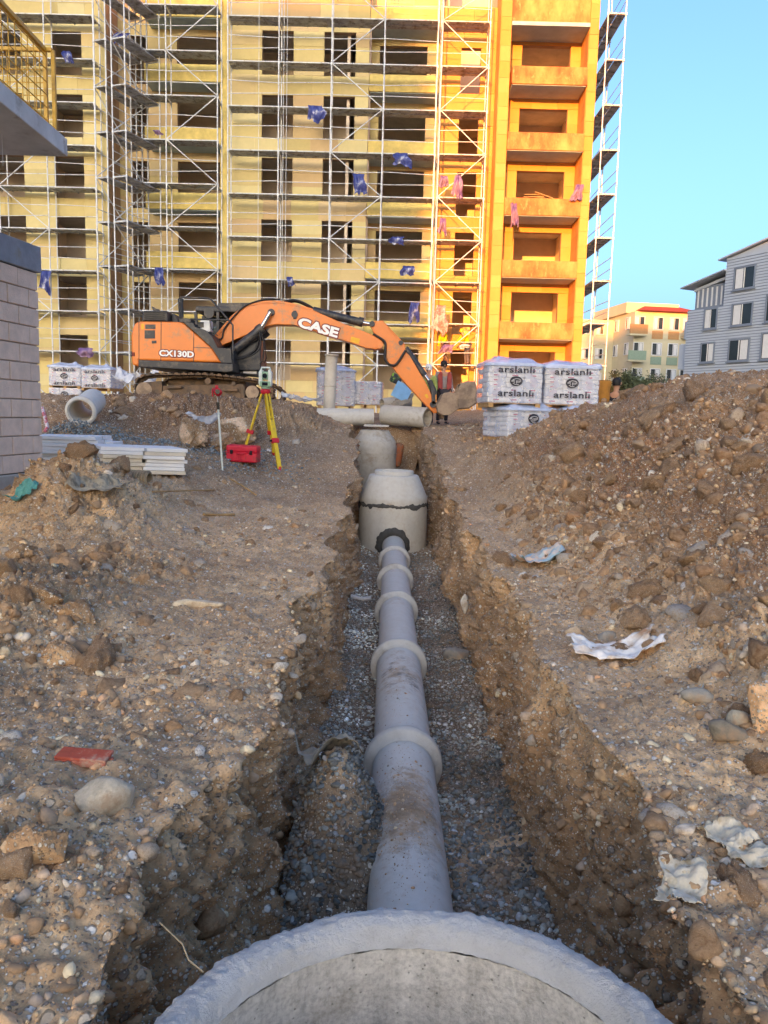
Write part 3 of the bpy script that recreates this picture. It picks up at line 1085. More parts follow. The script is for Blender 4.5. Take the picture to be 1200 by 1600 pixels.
YS = 36.55
def lvl(px, pys, Y):
    z0, z1 = BZ(px, pys[0], Y), BZ(px, pys[1], Y)
    n = pys[2]
    return [z1+(z0-z1)*i/n for i in range(n+1)]
GB = 1.5
L_c = lvl(360, (24, 565, 8), YS)
L_c.append(2*L_c[-1]-L_c[-2])
xs = [BX(p, 100, YS) for p in (356, 436, 518, 600.5, 684)]
scaffold('broad scaffold in front of the yellow middle block with its nine decks', (xs[0], YS, 0), (1, 0, 0), (0, 1, 0), .8,
         [x-xs[0] for x in xs], L_c, GB, 22.6, ((2, 0),))
_T = [o for o in bpy.data.objects if o.name.startswith('scaffolding')][0]
for px in (443, 448, 404, 690):
    x = BX(px, 100, YS-.12)
    MB().cyl((x, YS-.12, 1.6), (x+.02, YS-.12, 22.6), .012, n=5).build('hoist_rope', M['galv'], _T)
L_e = lvl(700, (33, 570, 8), YS)
xs = [BX(p, 100, YS) for p in (690, 764)]
scaffold('narrow sunlit scaffold before the orange stair strip left of the tower', (xs[0], YS, 0), (1, 0, 0), (0, 1, 0), .95,
         [x-xs[0] for x in xs], L_e, GB, 20.3, ((0, 1),), planks=3)
L_b = lvl(300, (8, 552, 8), YS)
xs = [BX(p, 100, YS) for p in (203, 259, 340)]
scaffold('scaffold with zigzag braces in front of the stacked balconies right of the corner', (xs[0], YS, 0), (1, 0, 0), (0, 1, 0), .8,
         [x-xs[0] for x in xs], L_b, GB, 22.6, ((1, 0),))
L_a = lvl(75, (22, 548, 8), YS)
xs = [BX(p, 100, YS) for p in (-150, -80, -8, 70, 146)]
scaffold('scaffold along the left wing partly hidden by the concrete block wall', (xs[0], YS, 0), (1, 0, 0), (0, 1, 0), .8,
         [x-xs[0] for x in xs], L_a, GB, 22.6, ((2, 1),))
h = math.radians(20)
L_k = lvl(165, (63, 550, 7), 35.3)
L_k.append(2*L_k[-1]-L_k[-2]+.0)
L_k.insert(0, 2*L_k[0]-L_k[1])
o = at(146, 63, 35.3)
scaffold('scaffold bay seen end on at the inner corner, nearer the left wing', (o.x, o.y, 0), (math.sin(h), math.cos(h), 0), (math.cos(h), -math.sin(h), 0), .62,
         [0, 2.4], sorted(L_k), GB, 22.6, ((0, 0),))
o = at(174, 63, 35.1)
scaffold('scaffold bay seen end on at the inner corner, nearer the balconies', (o.x, o.y, 0), (math.sin(h), math.cos(h), 0), (math.cos(h), -math.sin(h), 0), .68,
         [0, 2.4], sorted(L_k), GB, 22.6, ((0, 1),))
o = at(951, 20, 36.1)
L_g = lvl(965, (20, 571, 8), 36.1)
scaffold('tall scaffold standing against the sky at the right side of the orange tower', (o.x, o.y, 0), (0, 1, 0), (1, 0, 0), .78,
         [0, 2.5, 5.0, 7.5], L_g, GB, 22.6, (), guard_side=1)

# ------------------------------------------------------------------ unseen blocks added behind the viewpoint, shaped to cast the site's shade
M['shade_block_wall'] = simple('pale_shade_block', '#e2dccf', .9, var=.1, scale=.5, bstr=.1)  # pale, so the added blocks bounce more light onto the site
M['glass'] = simple('window_glass', '#2b3238', .12, var=.2, scale=1, bstr=0, spec=.6)
def shade_block(x0, x1, y0, y1, z1, label, storeys):
    T = empty('apartment_building', ((x0+x1)/2, (y0+y1)/2, 0), label, 'building')  # an added shade caster out of view, not a known building
    MB().box((x0, y0, -.5), (x1, y1, z1)).build('wall', M['shade_block_wall'], T)
    MB().box((x0-.3, y0-.3, z1+.003), (x1+.3, y1+.3, z1+.3)).build('roof', M['slab'], T)
    w = MB()
    n = int((x1-x0)/3)
    for k in range(storeys):
        for i in range(n):
            cx = x0+(i+.5)*(x1-x0)/n
            z = 1.2+k*3.0
            if z+1.5 < z1:
                w.box((cx-.7, y1-.05, z), (cx+.7, y1+.02, z+1.4))
    if w.v:
        w.build('window', M['glass'], T)
YK = -180.0
def shade_top(z, Y):                     # roof height at YK that casts its edge to height z at distance Y
    return z+(Y-YK)/math.cos(SUN_AZ)*math.tan(SUN_EL)
def shade_x(x, Y):
    return x-(Y-YK)*math.tan(SUN_AZ)
xl, xr, top1 = shade_x(1.8, 38)-14*math.tan(SUN_AZ), shade_x(20.3, 80), shade_top(20.35, 38)
shade_block(xl-28, xl, YK-14, YK, top1-.3, 'tall unseen block added behind the viewpoint to shade the site', 12)
shade_block(xl+.1, xr-.1, YK-12, YK-.5, shade_top(2.7, 38)-.3, 'lower unseen block added between the two others to keep sun off the ground', 7)
shade_block(xr, xr+42, YK-14, YK, shade_top(11.6, 80)-.3, 'long unseen block added behind the viewpoint to shade the right hand houses', 11)
# ------------------------------------------------------------------ concrete
def concrete(name, base, light, stain, pit=.5, cover=.5, fine=90, bs=.35, bsc=55, bd=.01):
    m, t, b = newmat(name)
    co = N(t, 'ShaderNodeTexCoord').outputs['Object']
    n1 = noise(t, co, 3.0, 6, .65)
    n2 = noise(t, co, 14, 6, .7)
    c = ramp(t, n1, [(.3, lin(base)), (.7, lin(light))])
    c = mix(t, .35, c, ramp(t, n2, [(.3, lin(stain)), (.5, lin(base)), (.75, lin(light))]))
    s = noise(t, co, 2.2, 9, .72)
    c = mix(t, ramp(t, s, [(.5+.12*(1-cover), g(0)), (.70, g(.85))]), c, lin(stain))
    v = N(t, 'ShaderNodeTexVoronoi')
    v.inputs['Scale'].default_value = fine
    t.links.new(co, v.inputs['Vector'])
    p = ramp(t, v.outputs['Distance'], [(.05, g(0)), (.13, g(1))])
    c = mix(t, p, mix(t, .5, c, lin('#4a4742')), c)
    t.links.new(c, b.inputs['Base Color'])
    b.inputs['Roughness'].default_value = .82
    b.inputs['Specular IOR Level'].default_value = .3
    nb = N(t, 'ShaderNodeBump')
    nb.inputs['Strength'].default_value = pit
    nb.inputs['Distance'].default_value = .004
    t.links.new(p, nb.inputs['Height'])
    bump(t, b, noise(t, co, bsc, 8, .75), bs, bd, nb.outputs['Normal'])
    return m
M['conc_ring'] = concrete('rough_concrete', '#b9b3a8', '#cbc6bc', '#958b7c', .9, .6, 38, .9, 34, .012)
M['conc_rim'] = concrete('chalky_concrete_edge', '#d6d4cf', '#eceae6', '#a8a297', .9, .3, 240, 1.0, 85, .02)
M['conc_pipe'] = concrete('grey_pipe_concrete', '#cdc8bc', '#dad5ca', '#c2b19a', .35, .3, 110)
M['conc_collar'] = concrete('dusty_collar_concrete', '#bdb8ad', '#cfcbc1', '#a19582', .8, .5, 80)
M['conc_cone'] = concrete('pale_concrete', '#bab6ac', '#cbc7bc', '#a8977f', .35, .35, 90)
M['conc_old'] = concrete('weathered_concrete', '#b0aa9e', '#c4beb2', '#8f7f6a', .6, .7, 70)
def streaked(m, k=1.0):
    t = m.node_tree
    b = t.nodes['Principled BSDF']
    co = [n for n in t.nodes if n.type == 'TEX_COORD'][0].outputs['Object']
    c = b.inputs['Base Color'].links[0].from_socket
    mp = N(t, 'ShaderNodeMapping')
    mp.inputs['Scale'].default_value = (9, 9, 1.6)
    t.links.new(co, mp.inputs['Vector'])
    f = ramp(t, noise(t, mp.outputs[0], 1.6, 7, .7), [(.36, g(.62)), (.5, g(1)), (.66, g(1.22))])
    c = mix(t, k, c, f, 'MULTIPLY')
    f2 = ramp(t, noise(t, co, 75, 3, .6), [(.36, g(.6)), (.5, g(1)), (.62, g(1.25))])
    c = mix(t, .8*k, c, f2, 'MULTIPLY')
    mp2 = N(t, 'ShaderNodeMapping')
    mp2.inputs['Scale'].default_value = (14, 14, 1.0)
    mp2.inputs['Location'].default_value = (3, 1, 0)
    t.links.new(co, mp2.inputs['Vector'])
    c = mix(t, ramp(t, noise(t, mp2.outputs[0], 1.0, 5, .6), [(.68, g(0)), (.74, g(.7))]), c, lin('#dedcd6'))
    t.links.new(c, b.inputs['Base Color'])
streaked(M['conc_ring'], .6)
M['mortar'] = simple('wet_mortar', '#4a4945', .8, var=.25, scale=14, bstr=.7, bdist=.015, grain=50)
M['mud'] = simple('spilled_sand', '#b3946f', .95, var=.25, scale=20, bstr=.8, bdist=.015, grain=60)
def sandy_pipe(name, y0, y1, amount, dark):
    """pipe concrete with sand and mud dried on its crown between y0 and y1 (along the pipe)"""
    m = M['conc_pipe'].copy()
    m.name = name
    t = m.node_tree
    b = t.nodes['Principled BSDF']
    co = [n for n in t.nodes if n.type == 'TEX_COORD'][0].outputs['Object']
    old = b.inputs['Base Color'].links[0].from_socket
    sp = N(t, 'ShaderNodeSeparateXYZ')
    t.links.new(co, sp.inputs[0])
    def mr(sock, a, b_, c=0, d=1):
        n = N(t, 'ShaderNodeMapRange')
        for k, v in zip(('From Min', 'From Max', 'To Min', 'To Max'), (a, b_, c, d)):
            n.inputs[k].default_value = v
        t.links.new(sock, n.inputs['Value'])
        return n.outputs[0]
    def mul(p, q):
        n = N(t, 'ShaderNodeMath', operation='MULTIPLY')
        t.links.new(p, n.inputs[0]); t.links.new(q, n.inputs[1])
        return n.outputs[0]
    mid = (y0+y1)/2
    w = mul(mr(sp.outputs[1], y0, mid), mr(sp.outputs[1], y1, mid))
    w = mul(w, mr(sp.outputs[2], .22, .40))
    c = old
    for sc, colr, off, k in ((5, '#b89a74', 0, 1.0), (13, '#a98b66', 3, .9), (9, '#5f574d', 7, dark)):
        if k == 0: continue
        mp = N(t, 'ShaderNodeMapping')
        mp.inputs['Location'].default_value = (off, off, off)
        t.links.new(co, mp.inputs['Vector'])
        n1 = noise(t, mp.outputs[0], sc, 10, .74)
        ad = N(t, 'ShaderNodeMath', operation='MULTIPLY_ADD')
        t.links.new(w, ad.inputs[0]); ad.inputs[1].default_value = amount; t.links.new(n1, ad.inputs[2])
        f = ramp(t, ad.outputs[0], [(.62, g(0)), (.74, g(.55*k)), (.9, g(.95*k))])
        c = mix(t, f, c, lin(colr))
    t.links.new(c, b.inputs['Base Color'])
    return m
PX_ = .165

def rough_lathe(name, c, prof, n, mat, parent, amp, seed, smooth=True, rim=None):
    """a turned body whose surface is a little uneven; rim(r,z) scales the unevenness"""
    V, cnt = [], n
    for r, z in prof:
        for i in range(n):
            t = 2*math.pi*i/n
            V.append((r*math.cos(t), r*math.sin(t), z))
    V = np.array(V)
    W = np.array([rim(r, z) if rim else 1. for r, z in prof for _ in range(n)])
    d = (NZ(V+seed, 6)*.45+NZ2(V+seed, 18)*.4+NZ(V+seed, 45)*.4+NZ2(V+seed, 95)*.3)*amp*W
    d2 = (NZ2(V+seed+9, 7)*.4+NZ(V+seed+9, 22)*.4+NZ2(V+seed+9, 60)*.45)*amp*W
    rad = V.copy(); rad[:, 2] = 0
    rad /= np.linalg.norm(rad, axis=1)[:, None]+1e-6
    V = V+rad*d[:, None]
    V[:, 2] += d2
    F = []
    m = len(prof)
    for j in range(m-1):
        for i in range(n):
            k = (i+1) % n
            F.append((j*n+i, j*n+k, (j+1)*n+k, (j+1)*n+i))
    b = world_base(parent) if parent else Vector((0, 0, 0))
    V = V+np.array(c)-np.array(b)
    me = np_mesh(name, V, F, mat, smooth)
    return link(bpy.data.objects.new(name, me), parent)

def densify(prof, step):
    out = [prof[0]]
    for a, b in zip(prof[:-1], prof[1:]):
        L = math.hypot(b[0]-a[0], b[1]-a[1])
        k = max(1, int(L/step))
        out += [(a[0]+(b[0]-a[0])*i/k, a[1]+(b[1]-a[1])*i/k) for i in range(1, k+1)]
    return out

# the open manhole ring right below the viewpoint
RC = (.105, 1.315)
ring = empty('manhole_ring', (RC[0], RC[1], -1.05), 'big open concrete manhole ring with a chalky rough rim at the bottom edge', 'manhole')
rough_lathe('ring_wall', (RC[0], RC[1], 0), densify([(.517, -1.0), (.517, .035)], .02), 200, M['conc_ring'], ring, .010, 3)
rough_lathe('outer_wall', (RC[0], RC[1], 0), densify([(.626, .05), (.628, -1.05)], .03), 200, M['conc_ring'], ring, .014, 8)
rough_lathe('rim', (RC[0], RC[1], 0), densify([(.512, .040), (.519, .068), (.532, .090), (.556, .103), (.585, .100), (.612, .080), (.626, .045), (.628, .02)], .006), 640, M['conc_rim'], ring, .016, 4,
            rim=lambda r, z: .45 if r < .53 else (1.0 if r < .60 else 1.5))
MB().cyl((RC[0], RC[1], -1.06), (RC[0], RC[1], -.99), .56, n=40).build('base_slab', M['conc_ring'], ring)
MB().cyl((RC[0], RC[1]+.47, -.80), (RC[0], RC[1]+.503, -.80), .17, n=28).build('pipe_opening', M['mortar'], ring)

# laid pipes
joints = [4.86, 6.86, 8.80, 10.45, 11.95, 13.20]
starts = [1.86]+joints[:-1]
plabels = ['nearest laid pipe in the trench, spattered with sand, running out of the big ring',
           'laid pipe with dark mud splashes between the first and second collar of the trench line',
           'clean grey laid pipe between the second and third collar of the trench line',
           'laid pipe between the third and fourth collar of the trench line',
           'short looking laid pipe second from the cone shaped manhole',
           'last laid pipe, entering the mortared hole of the cone shaped manhole']
def pipe(y0, y1, r, zc, x, label, last, mat_=None):
    mat_ = mat_ or M['conc_pipe']
    T = empty('concrete_pipe', (x, (y0+y1)/2, zc-r), label, 'pipe', 'concrete pipes laid along the trench')
    R = Matrix.Rotation(-math.pi/2, 3, 'X')
    def lat(name, prof, mat, amp=.002, n=64):
        V = []
        pr = densify(prof, .05)
        for rr, yy in pr:
            for i in range(n):
                t = 2*math.pi*i/n
                V.append((rr*math.cos(t), yy, rr*math.sin(t)))
        V = np.array(V)
        V[:, [0, 2]] *= (1+amp/r*(NZ(V*1.0+y0, 9)*.6+NZ2(V+y0, 30)*.5))[:, None]
        F = []
        for j in range(len(pr)-1):
            for i in range(n):
                k = (i+1) % n
                F.append((j*n+i, (j+1)*n+i, (j+1)*n+k, j*n+k))
        V = V+np.array([x, 0, zc])-np.array(T.location)
        return link(bpy.data.objects.new(name, np_mesh(name, V, F, mat, True)), T)
    lat('barrel', [(r, y0), (r, y1+.05)], mat_, .003)
    if not last:
        a = y1-.13
        lat('collar', [(r+.002, a-.05), (r+.024, a-.012), (r+.048, a+.0), (r+.058, a+.014), (r+.060, a+.058), (r+.054, a+.08), (r+.042, a+.088), (r+.012, a+.092), (r-.004, a+.10)], M['conc_collar'], .006)
for i, (a, b) in enumerate(zip(starts, joints)):
    pipe(a-.03, b, .198-.004*(i > 1), -.85, PX_+.004*i, plabels[i], i == 5, sandy_pipe('sandy_pipe', -.25, 1.25, .30, .6) if i == 0 else (sandy_pipe('mud_flecked_pipe', -.5, .8, .20, 1.0) if i == 1 else None))

# grains of sand, gravel and mud lying on the first two pipes
_n = 900
_a = RNG.normal(-.15, .42, _n)
_y = np.where(RNG.uniform(0, 1, _n) < .72, RNG.normal(3.85, .38, _n), RNG.uniform(2.1, 6.6, _n))
_p = np.stack([PX_+.199*np.sin(_a), _y, -.85+.199*np.cos(_a)], 1)
_r = .0022*(1-RNG.uniform(0, 1, _n)*.985)**(-1/2.0)
joined_stones('grit_on_pipes', _p, np.minimum(_r, .014), palette(_n, PAL, PALW), 1, M['stone_col'], GROUND)

# the cone shaped manhole
CX, CY = .165, 13.85
man = empty('manhole_chamber', (CX, CY, -1.05), 'pale cone topped concrete manhole with a dark mortar band, where the pipe ends', 'manhole', 'manholes along the trench')
rough_lathe('base_ring', (CX, CY, 0), densify([(.62, -1.05), (.62, -.16)], .05), 96, M['conc_cone'], man, .006, 5)
rough_lathe('cone', (CX, CY, 0), densify([(.612, -.155), (.616, -.05), (.606, -.02), (.445, .345), (.43, .36), (.35, .362)], .04), 96, M['conc_cone'], man, .006, 6)
rough_lathe('neck', (CX, CY, 0), densify([(.352, .35), (.352, .425), (.34, .44), (.30, .44), (.295, .20), (.01, .18)], .04), 96, M['conc_cone'], man, .005, 7)
def mortar_band():
    n = 160
    V, F = [], []
    for i in range(n):
        t = 2*math.pi*i/n
        p = np.array([[math.cos(t)*3, math.sin(t)*3, 0.]])
        up = .022+.04*max(0, float(NZ(p, 1.6)[0]))*2+.03*float(NZ2(p, 5)[0])
        dn = .028+.09*max(0, float(NZ2(p+5, 1.5)[0]))*2+.03*float(NZ(p+5, 6)[0])
        dz = .03*float(NZ(p+9, 1.0)[0])
        for k in range(5):
            s = k/4
            z = -.155+dz-dn+(dn+up)*s
            r = .618+.016*math.sin(math.pi*s)**.5+.004*float(NZ(p+k, 9)[0])
            V.append((CX+r*math.cos(t)-CX, r*math.sin(t), z+1.05))
        for k in range(4):
            a = i*5+k; b = ((i+1) % n)*5+k
            F.append((a, b, b+1, a+1))
    link(bpy.data.objects.new('mortar_band', np_mesh('mortar_band', V, F, M['mortar'], True)), man)
mortar_band()
def mortar_collar():
    n = 60
    V, F = [], []
    for i in range(n):
        t = 2*math.pi*i/n
        p = np.array([[math.cos(t)*2, math.sin(t)*2, 0.]])
        R1 = .30+.06*float(NZ(p, 2.0)[0])+.03*float(NZ2(p, 6)[0])+.03*max(0, math.sin(t))
        for k in range(4):
            s = k/3
            r = .185+(R1-.185)*s
            x, z = r*math.cos(t), r*math.sin(t)-.85
            y = -math.sqrt(max(0, .62**2-x*x))-.075*(1-s)**.8*math.sin(math.pi*(.25+.75*(1-s)))-.012*(s < .99)
            V.append((x, y, z+1.05))
        for k in range(3):
            a = i*4+k; b = ((i+1) % n)*4+k
            F.append((a, a+1, b+1, b))
    link(bpy.data.objects.new('mortar_collar', np_mesh('mortar_collar', V, F, M['mortar'], True)), man)
mortar_collar()

# older manhole at the trench end
C2 = at(585, 700, 19.6)
c2 = (C2.x, 19.6)
zt = BZ(585, 672, 19.6)
m2 = empty('manhole_chamber', (c2[0], c2[1], -.6), 'old stained manhole half buried in soil at the far end of the trench', 'manhole', 'manholes along the trench')
rough_lathe('base_ring', (c2[0], c2[1], 0), densify([(.46, -.6), (.53, -.1), (.56, .1), (.56, zt-.60)], .05), 72, M['conc_old'], m2, .02, 15)
rough_lathe('cone', (c2[0], c2[1], 0), densify([(.57, zt-.595), (.57, zt-.42), (.53, zt-.26), (.41, zt-.10), (.36, zt), (.30, zt), (.29, zt-.1)], .04), 72, M['conc_old'], m2, .035, 16)
slab_ = MB()
p = at(588, 667, 19.5)
slab_.obox((p.x, 19.35, p.z+.03), (.62, .35, .05), Matrix.Rotation(.06, 3, 'Z'))
tag(slab_.build('stone_slab', M['conc_cone'], None, .012), 'flat pale slab lying on the soil over the far old manhole', 'slab')
q = at(622, 712, 19.45)
patch_ = MB().obox((q.x, 19.75, q.z), (.24, .3, .62), Matrix.Rotation(.15, 3, 'Y'))
tag(patch_.build('plastic_pipe_end', simple('rusty_orange_plastic', '#a0522a', .6, var=.25, scale=6, dirt=.6), None, .08, 3), 'rusty orange piece sticking out of the soil beside the far old manhole', 'pipe')
# ------------------------------------------------------------------ excavator, seen from its right side
M['orange'] = simple('machine_orange', '#dd7825', .38, var=.08, scale=1.5, bstr=.04, dirt=.18, dirtcol='#a5764f', spec=.5)
M['black'] = simple('machine_black', '#2b2e33', .45, var=.15, scale=3, bstr=.05, dirt=.35, dirtcol='#5f574c')
M['steel'] = simple('worn_track_steel', '#5d4f41', .75, metal=.2, var=.3, scale=6, bstr=.5, bdist=.02, dirt=.6, dirtcol='#7a6047', grain=30)
M['chrome'] = simple('cylinder_rod', '#b9bcbf', .2, metal=.9, var=.05, bstr=0)
M['hose'] = simple('rubber_hose', '#1d1d1f', .5, var=.1, bstr=0)
M['cab_glass'] = simple('cab_glass', '#3b4a46', .08, var=.1, bstr=0, spec=.8)
M['white_paint'] = simple('white_decal', '#e9e6df', .5, var=.04, bstr=0)
M['red_decal'] = simple('dark_red_decal', '#7c2314', .5, var=.04, bstr=0)
M['yellow_decal'] = simple('yellow_decal', '#e3a91c', .5, var=.04, bstr=0)
M['bucket'] = simple('worn_bucket_steel', '#7c6958', .6, metal=.3, var=.25, scale=3, bstr=.3, dirt=.6, dirtcol='#a08a72', grain=18)
M['white_plastic'] = simple('white_plastic', '#dcdcd8', .45, var=.06, bstr=.05)
EY = 20.3          # the boom's plane
EN = 19.25         # the near side of the body
ex_base = at(320, 626, EY)
EX = empty('excavator', (ex_base.x, EY, ex_base.z), 'orange and black tracked excavator with its arm reaching down to the pipes', 'excavator')
def zx(px, py, Y=EN):
    p = at(px, py, Y)
    return (p.x, p.z)
def crop(cx, cy, x0=180, y0=450, s=4.0, Y=EN):
    return zx(x0+cx/s, y0+cy/s, Y)
def epoly(pts, y0, y1, name, mat, parent=EX, bevel=.03, Y=EN, **k):
    return MB().prism([crop(a, b, Y=Y, **k) for a, b in pts], y0, y1).build(name, M[mat], parent, bevel, 3)
# body
body = epoly([(98, 300), (112, 240), (128, 216), (150, 207), (400, 211), (432, 222), (492, 276), (602, 373), (662, 466), (150, 452), (150, 487), (118, 488), (102, 470)], EN, EN+2.35, 'body', 'orange', bevel=.05)
epoly([(146, 449), (664, 470), (738, 472), (736, 522), (700, 527), (146, 493)], EN-.03, EN+2.38, 'skirt', 'black', bevel=.02)
for pts in ([(147, 212), (148, 450), (150, 450), (150, 212)], [(286, 212), (284, 455), (287, 455), (289, 212)], [(490, 276), (488, 460), (491, 460), (493, 276)], [(490, 370), (602, 373), (602, 377), (490, 373)]):
    epoly(pts, EN-.012, EN+.01, 'panel_seam', 'black', bevel=0)
epoly([(435, 216), (490, 219), (500, 243), (560, 262), (606, 300), (642, 374), (724, 380), (732, 470), (664, 468), (604, 373), (494, 272), (432, 219)], EN-.035, EN+1.0, 'tool_box', 'black', bevel=.02)
epoly([(155, 205), (160, 142), (172, 136), (308, 136), (318, 142), (322, 208)], EN+.12, EN+1.9, 'engine_cover', 'black', bevel=.04)
epoly([(322, 208), (320, 146), (345, 148), (362, 180), (372, 209)], EN+.4, EN+1.6, 'engine_cover', 'black', bevel=.03)
for i in range(5):
    a = 144+i*12
    epoly([(172, a), (304, a), (304, a+5), (172, a+5)], EN+.09, EN+.125, 'louvre', 'hose', bevel=0)
epoly([(170, 84), (196, 100), (222, 108), (221, 132), (200, 131), (178, 112)], EN+.7, EN+.86, 'exhaust_pipe', 'black', bevel=.03)
for a in ((188, 228, 252, 256), (184, 264, 249, 316)):
    v = epoly([(a[0], a[1]), (a[2], a[1]), (a[2], a[3]), (a[0], a[3])], EN-.012, EN+.02, 'vent', 'black', bevel=.006)
epoly([(163, 224), (179, 224), (179, 258), (163, 258)], EN-.006, EN+.004, 'warning_label', 'yellow_decal', bevel=0)
epoly([(228, 330), (258, 328), (258, 345), (230, 347)], EN-.01, EN+.01, 'latch', 'black', bevel=.006)
tl = epoly([(104, 402), (122, 402), (122, 426), (106, 426)], EN-.02, EN+.1, 'tail_light', 'red_decal', bevel=.008)
# handrails along the walkway
def rail(pts, r=.022, Y=EN+.06):
    P = [Vector((crop(a, b, Y=Y)[0], Y, crop(a, b, Y=Y)[1])) for a, b in pts]
    MB().tube(P, r, 7).build('handrail', M['black'], EX)
rail([(405, 185), (396, 70), (412, 58), (580, 64), (600, 72), (735, 232), (736, 470)])
rail([(470, 195), (712, 200)])
rail([(700, 470), (735, 462)])
rail([(420, 185), (414, 66)], .04, EN+.2)
epoly([(392, 185), (432, 185), (470, 190), (470, 215), (392, 214)], EN+.1, EN+.5, 'step', 'black', bevel=.02)
# mirror
mc = crop(588, 158, Y=EN+.3)
MB().cyl((mc[0], EN+.25, mc[1]), (mc[0], EN+.31, mc[1]), .125, n=18).build('mirror', M['black'], EX, .015)
rail([(588, 185), (600, 250), (640, 300)], .012, EN+.3)
# white tank and its label
t_ = epoly([(510, 195), (522, 184), (562, 184), (577, 195), (577, 266), (510, 266)], EN+.3, EN+.62, 'tank', 'white_plastic', bevel=.03)
epoly([(500, 204), (536, 204), (536, 238), (500, 238)], EN+.285, EN+.303, 'tank_label', 'blue_decal' if 'blue_decal' in M else 'black', t_, 0)
# cab on the far side
CYN, CYF = EN+1.35, EN+2.3
epoly([(498, 126), (506, 112), (800, 116), (818, 124), (824, 146), (806, 152), (500, 148)], CYN, CYF, 'cab_roof', 'black', bevel=.04, Y=CYN)
epoly([(640, 92), (868, 90), (876, 104), (820, 122), (636, 116)], CYN+.05, CYF-.05, 'roof_guard', 'black', bevel=.01, Y=CYN)
for a, b in (((500, 148), (514, 380)), ((640, 148), (640, 380)), ((806, 150), (872, 330))):
    p, q = crop(*a, Y=CYN), crop(*b, Y=CYN)
    for yy in (CYN+.05, CYF-.05):
        MB().bar((p[0], yy, p[1]), (q[0], yy, q[1]), .07, .09).build('cab_pillar', M['black'], EX)
epoly([(500, 330), (870, 330), (905, 380), (916, 500), (905, 530), (740, 530), (500, 500)], CYN, CYF, 'cab_base', 'black', bevel=.03, Y=CYN)
epoly([(506, 150), (800, 152), (866, 328), (506, 328)], CYF-.06, CYF-.04, 'cab_window', 'cab_glass', bevel=0, Y=CYN)
epoly([(875, 345), (900, 350), (918, 410), (916, 480), (890, 488), (872, 470)], CYN-.03, CYN+.4, 'cab_window', 'cab_glass', bevel=.02, Y=CYN)
epoly([(590, 210), (650, 200), (660, 300), (690, 330), (580, 335)], CYN+.2, CYN+.65, 'seat', 'hose', bevel=.05, Y=CYN)
hv = epoly([(596, 236), (632, 226), (640, 296), (602, 302)], CYN+.18, CYN+.3, 'safety_vest', 'vest_green' if 'vest_green' in M else 'cab_glass', bevel=.05, Y=CYN)
rail([(930, 300), (938, 360), (944, 440), (925, 484)], .014, CYN)
epoly([(758, 496), (845, 503), (845, 523), (758, 520)], EN+.9, EN+1.0, 'plate', 'white_paint', bevel=.004)
epoly([(700, 470), (905, 490), (908, 538), (860, 538), (700, 522)], EN+.92, EN+2.2, 'platform', 'black', bevel=.02)
# slewing ring
sx, sz = crop(600, 528)
MB().cyl((sx, EN+1.2, sz-.18), (sx, EN+1.2, sz+.06), .62, n=32).build('slewing_ring', M['black'], EX)
# undercarriage: two tracks with frames and rollers
def track(y0, w):
    out = [(124, 640), (126, 600), (140, 572), (178, 548), (240, 540), (560, 538), (720, 553), (880, 575), (930, 592), (972, 622), (985, 655), (975, 685), (945, 700), (880, 706), (200, 706), (150, 690)]
    P = [Vector((crop(a, b, Y=EN-.05)[0], 0, crop(a, b, Y=EN-.05)[1])) for a, b in out]
    n = len(P)
    L = [0]
    for i in range(n):
        L.append(L[-1]+(P[(i+1) % n]-P[i]).length)
    shoes, k = int(L[-1]/.17), 0
    tr = MB()
    for s in range(shoes):
        d = (s+.5)/shoes*L[-1]
        i = max(j for j in range(n) if L[j] <= d)
        a, b = P[i], P[(i+1) % n]
        p = a+(b-a)*((d-L[i])/(b-a).length)
        t = (b-a).normalized()
        nrm = Vector((t.z, 0, -t.x))
        Mx = Matrix((t, Vector((0, 1, 0)), nrm)).transposed()
        tr.obox((p.x, y0+w/2, p.z), (.155, w, .035), Mx)
        tr.obox(Vector((p.x, y0+w/2, p.z))-nrm*.03, (.05, w, .03), Mx)
        tr.obox(Vector((p.x, y0+w/2, p.z))+nrm*.05, (.16, w*.3, .05), Mx)
    o = tr.build('track', M['steel'], EX)
    yf = y0+.04
    def fp(pts, a, b, bev=.015):
        MB().prism([crop(u, v, Y=EN-.05) for u, v in pts], a, b).build('track_frame', M['steel'], o, bev)
    fp([(178, 590), (292, 580), (296, 660), (178, 660)], yf, yf+.4)
    fp([(296, 610), (800, 600), (806, 672), (296, 668)], yf+.03, yf+.38)
    fp([(326, 612), (418, 612), (420, 628), (326, 630)], yf-.06, yf+.03)
    fp([(676, 628), (768, 626), (770, 648), (676, 646)], yf-.06, yf+.03)
    fp([(788, 612), (812, 612), (812, 690), (790, 692)], yf-.03, yf+.3)
    for (u, v, r) in ((857, 652, .165), (182, 640, .2)):
        x, z = crop(u, v, Y=EN-.05)
        MB().cyl((x, yf-.02, z), (x, yf+.38, z), r, n=24).build('idler_wheel', M['bucket'], o, .015)
    for (u, v, r) in ((580, 582, .075), (330, 668, .08), (420, 670, .08), (510, 671, .08), (600, 672, .08), (690, 672, .08), (770, 673, .08), (740, 598, .05)):
        x, z = crop(u, v, Y=EN-.05)
        MB().cyl((x, yf-.01, z), (x, yf+.34, z), r, n=14).build('roller', M['steel'], o)
track(EN-.1, .5)
track(EN+1.95, .5)
MB().prism([crop(a, b) for a, b in ((300, 560), (800, 570), (800, 650), (300, 650))], EN+.4, EN+1.95).build('car_body', M['steel'], EX, .03)
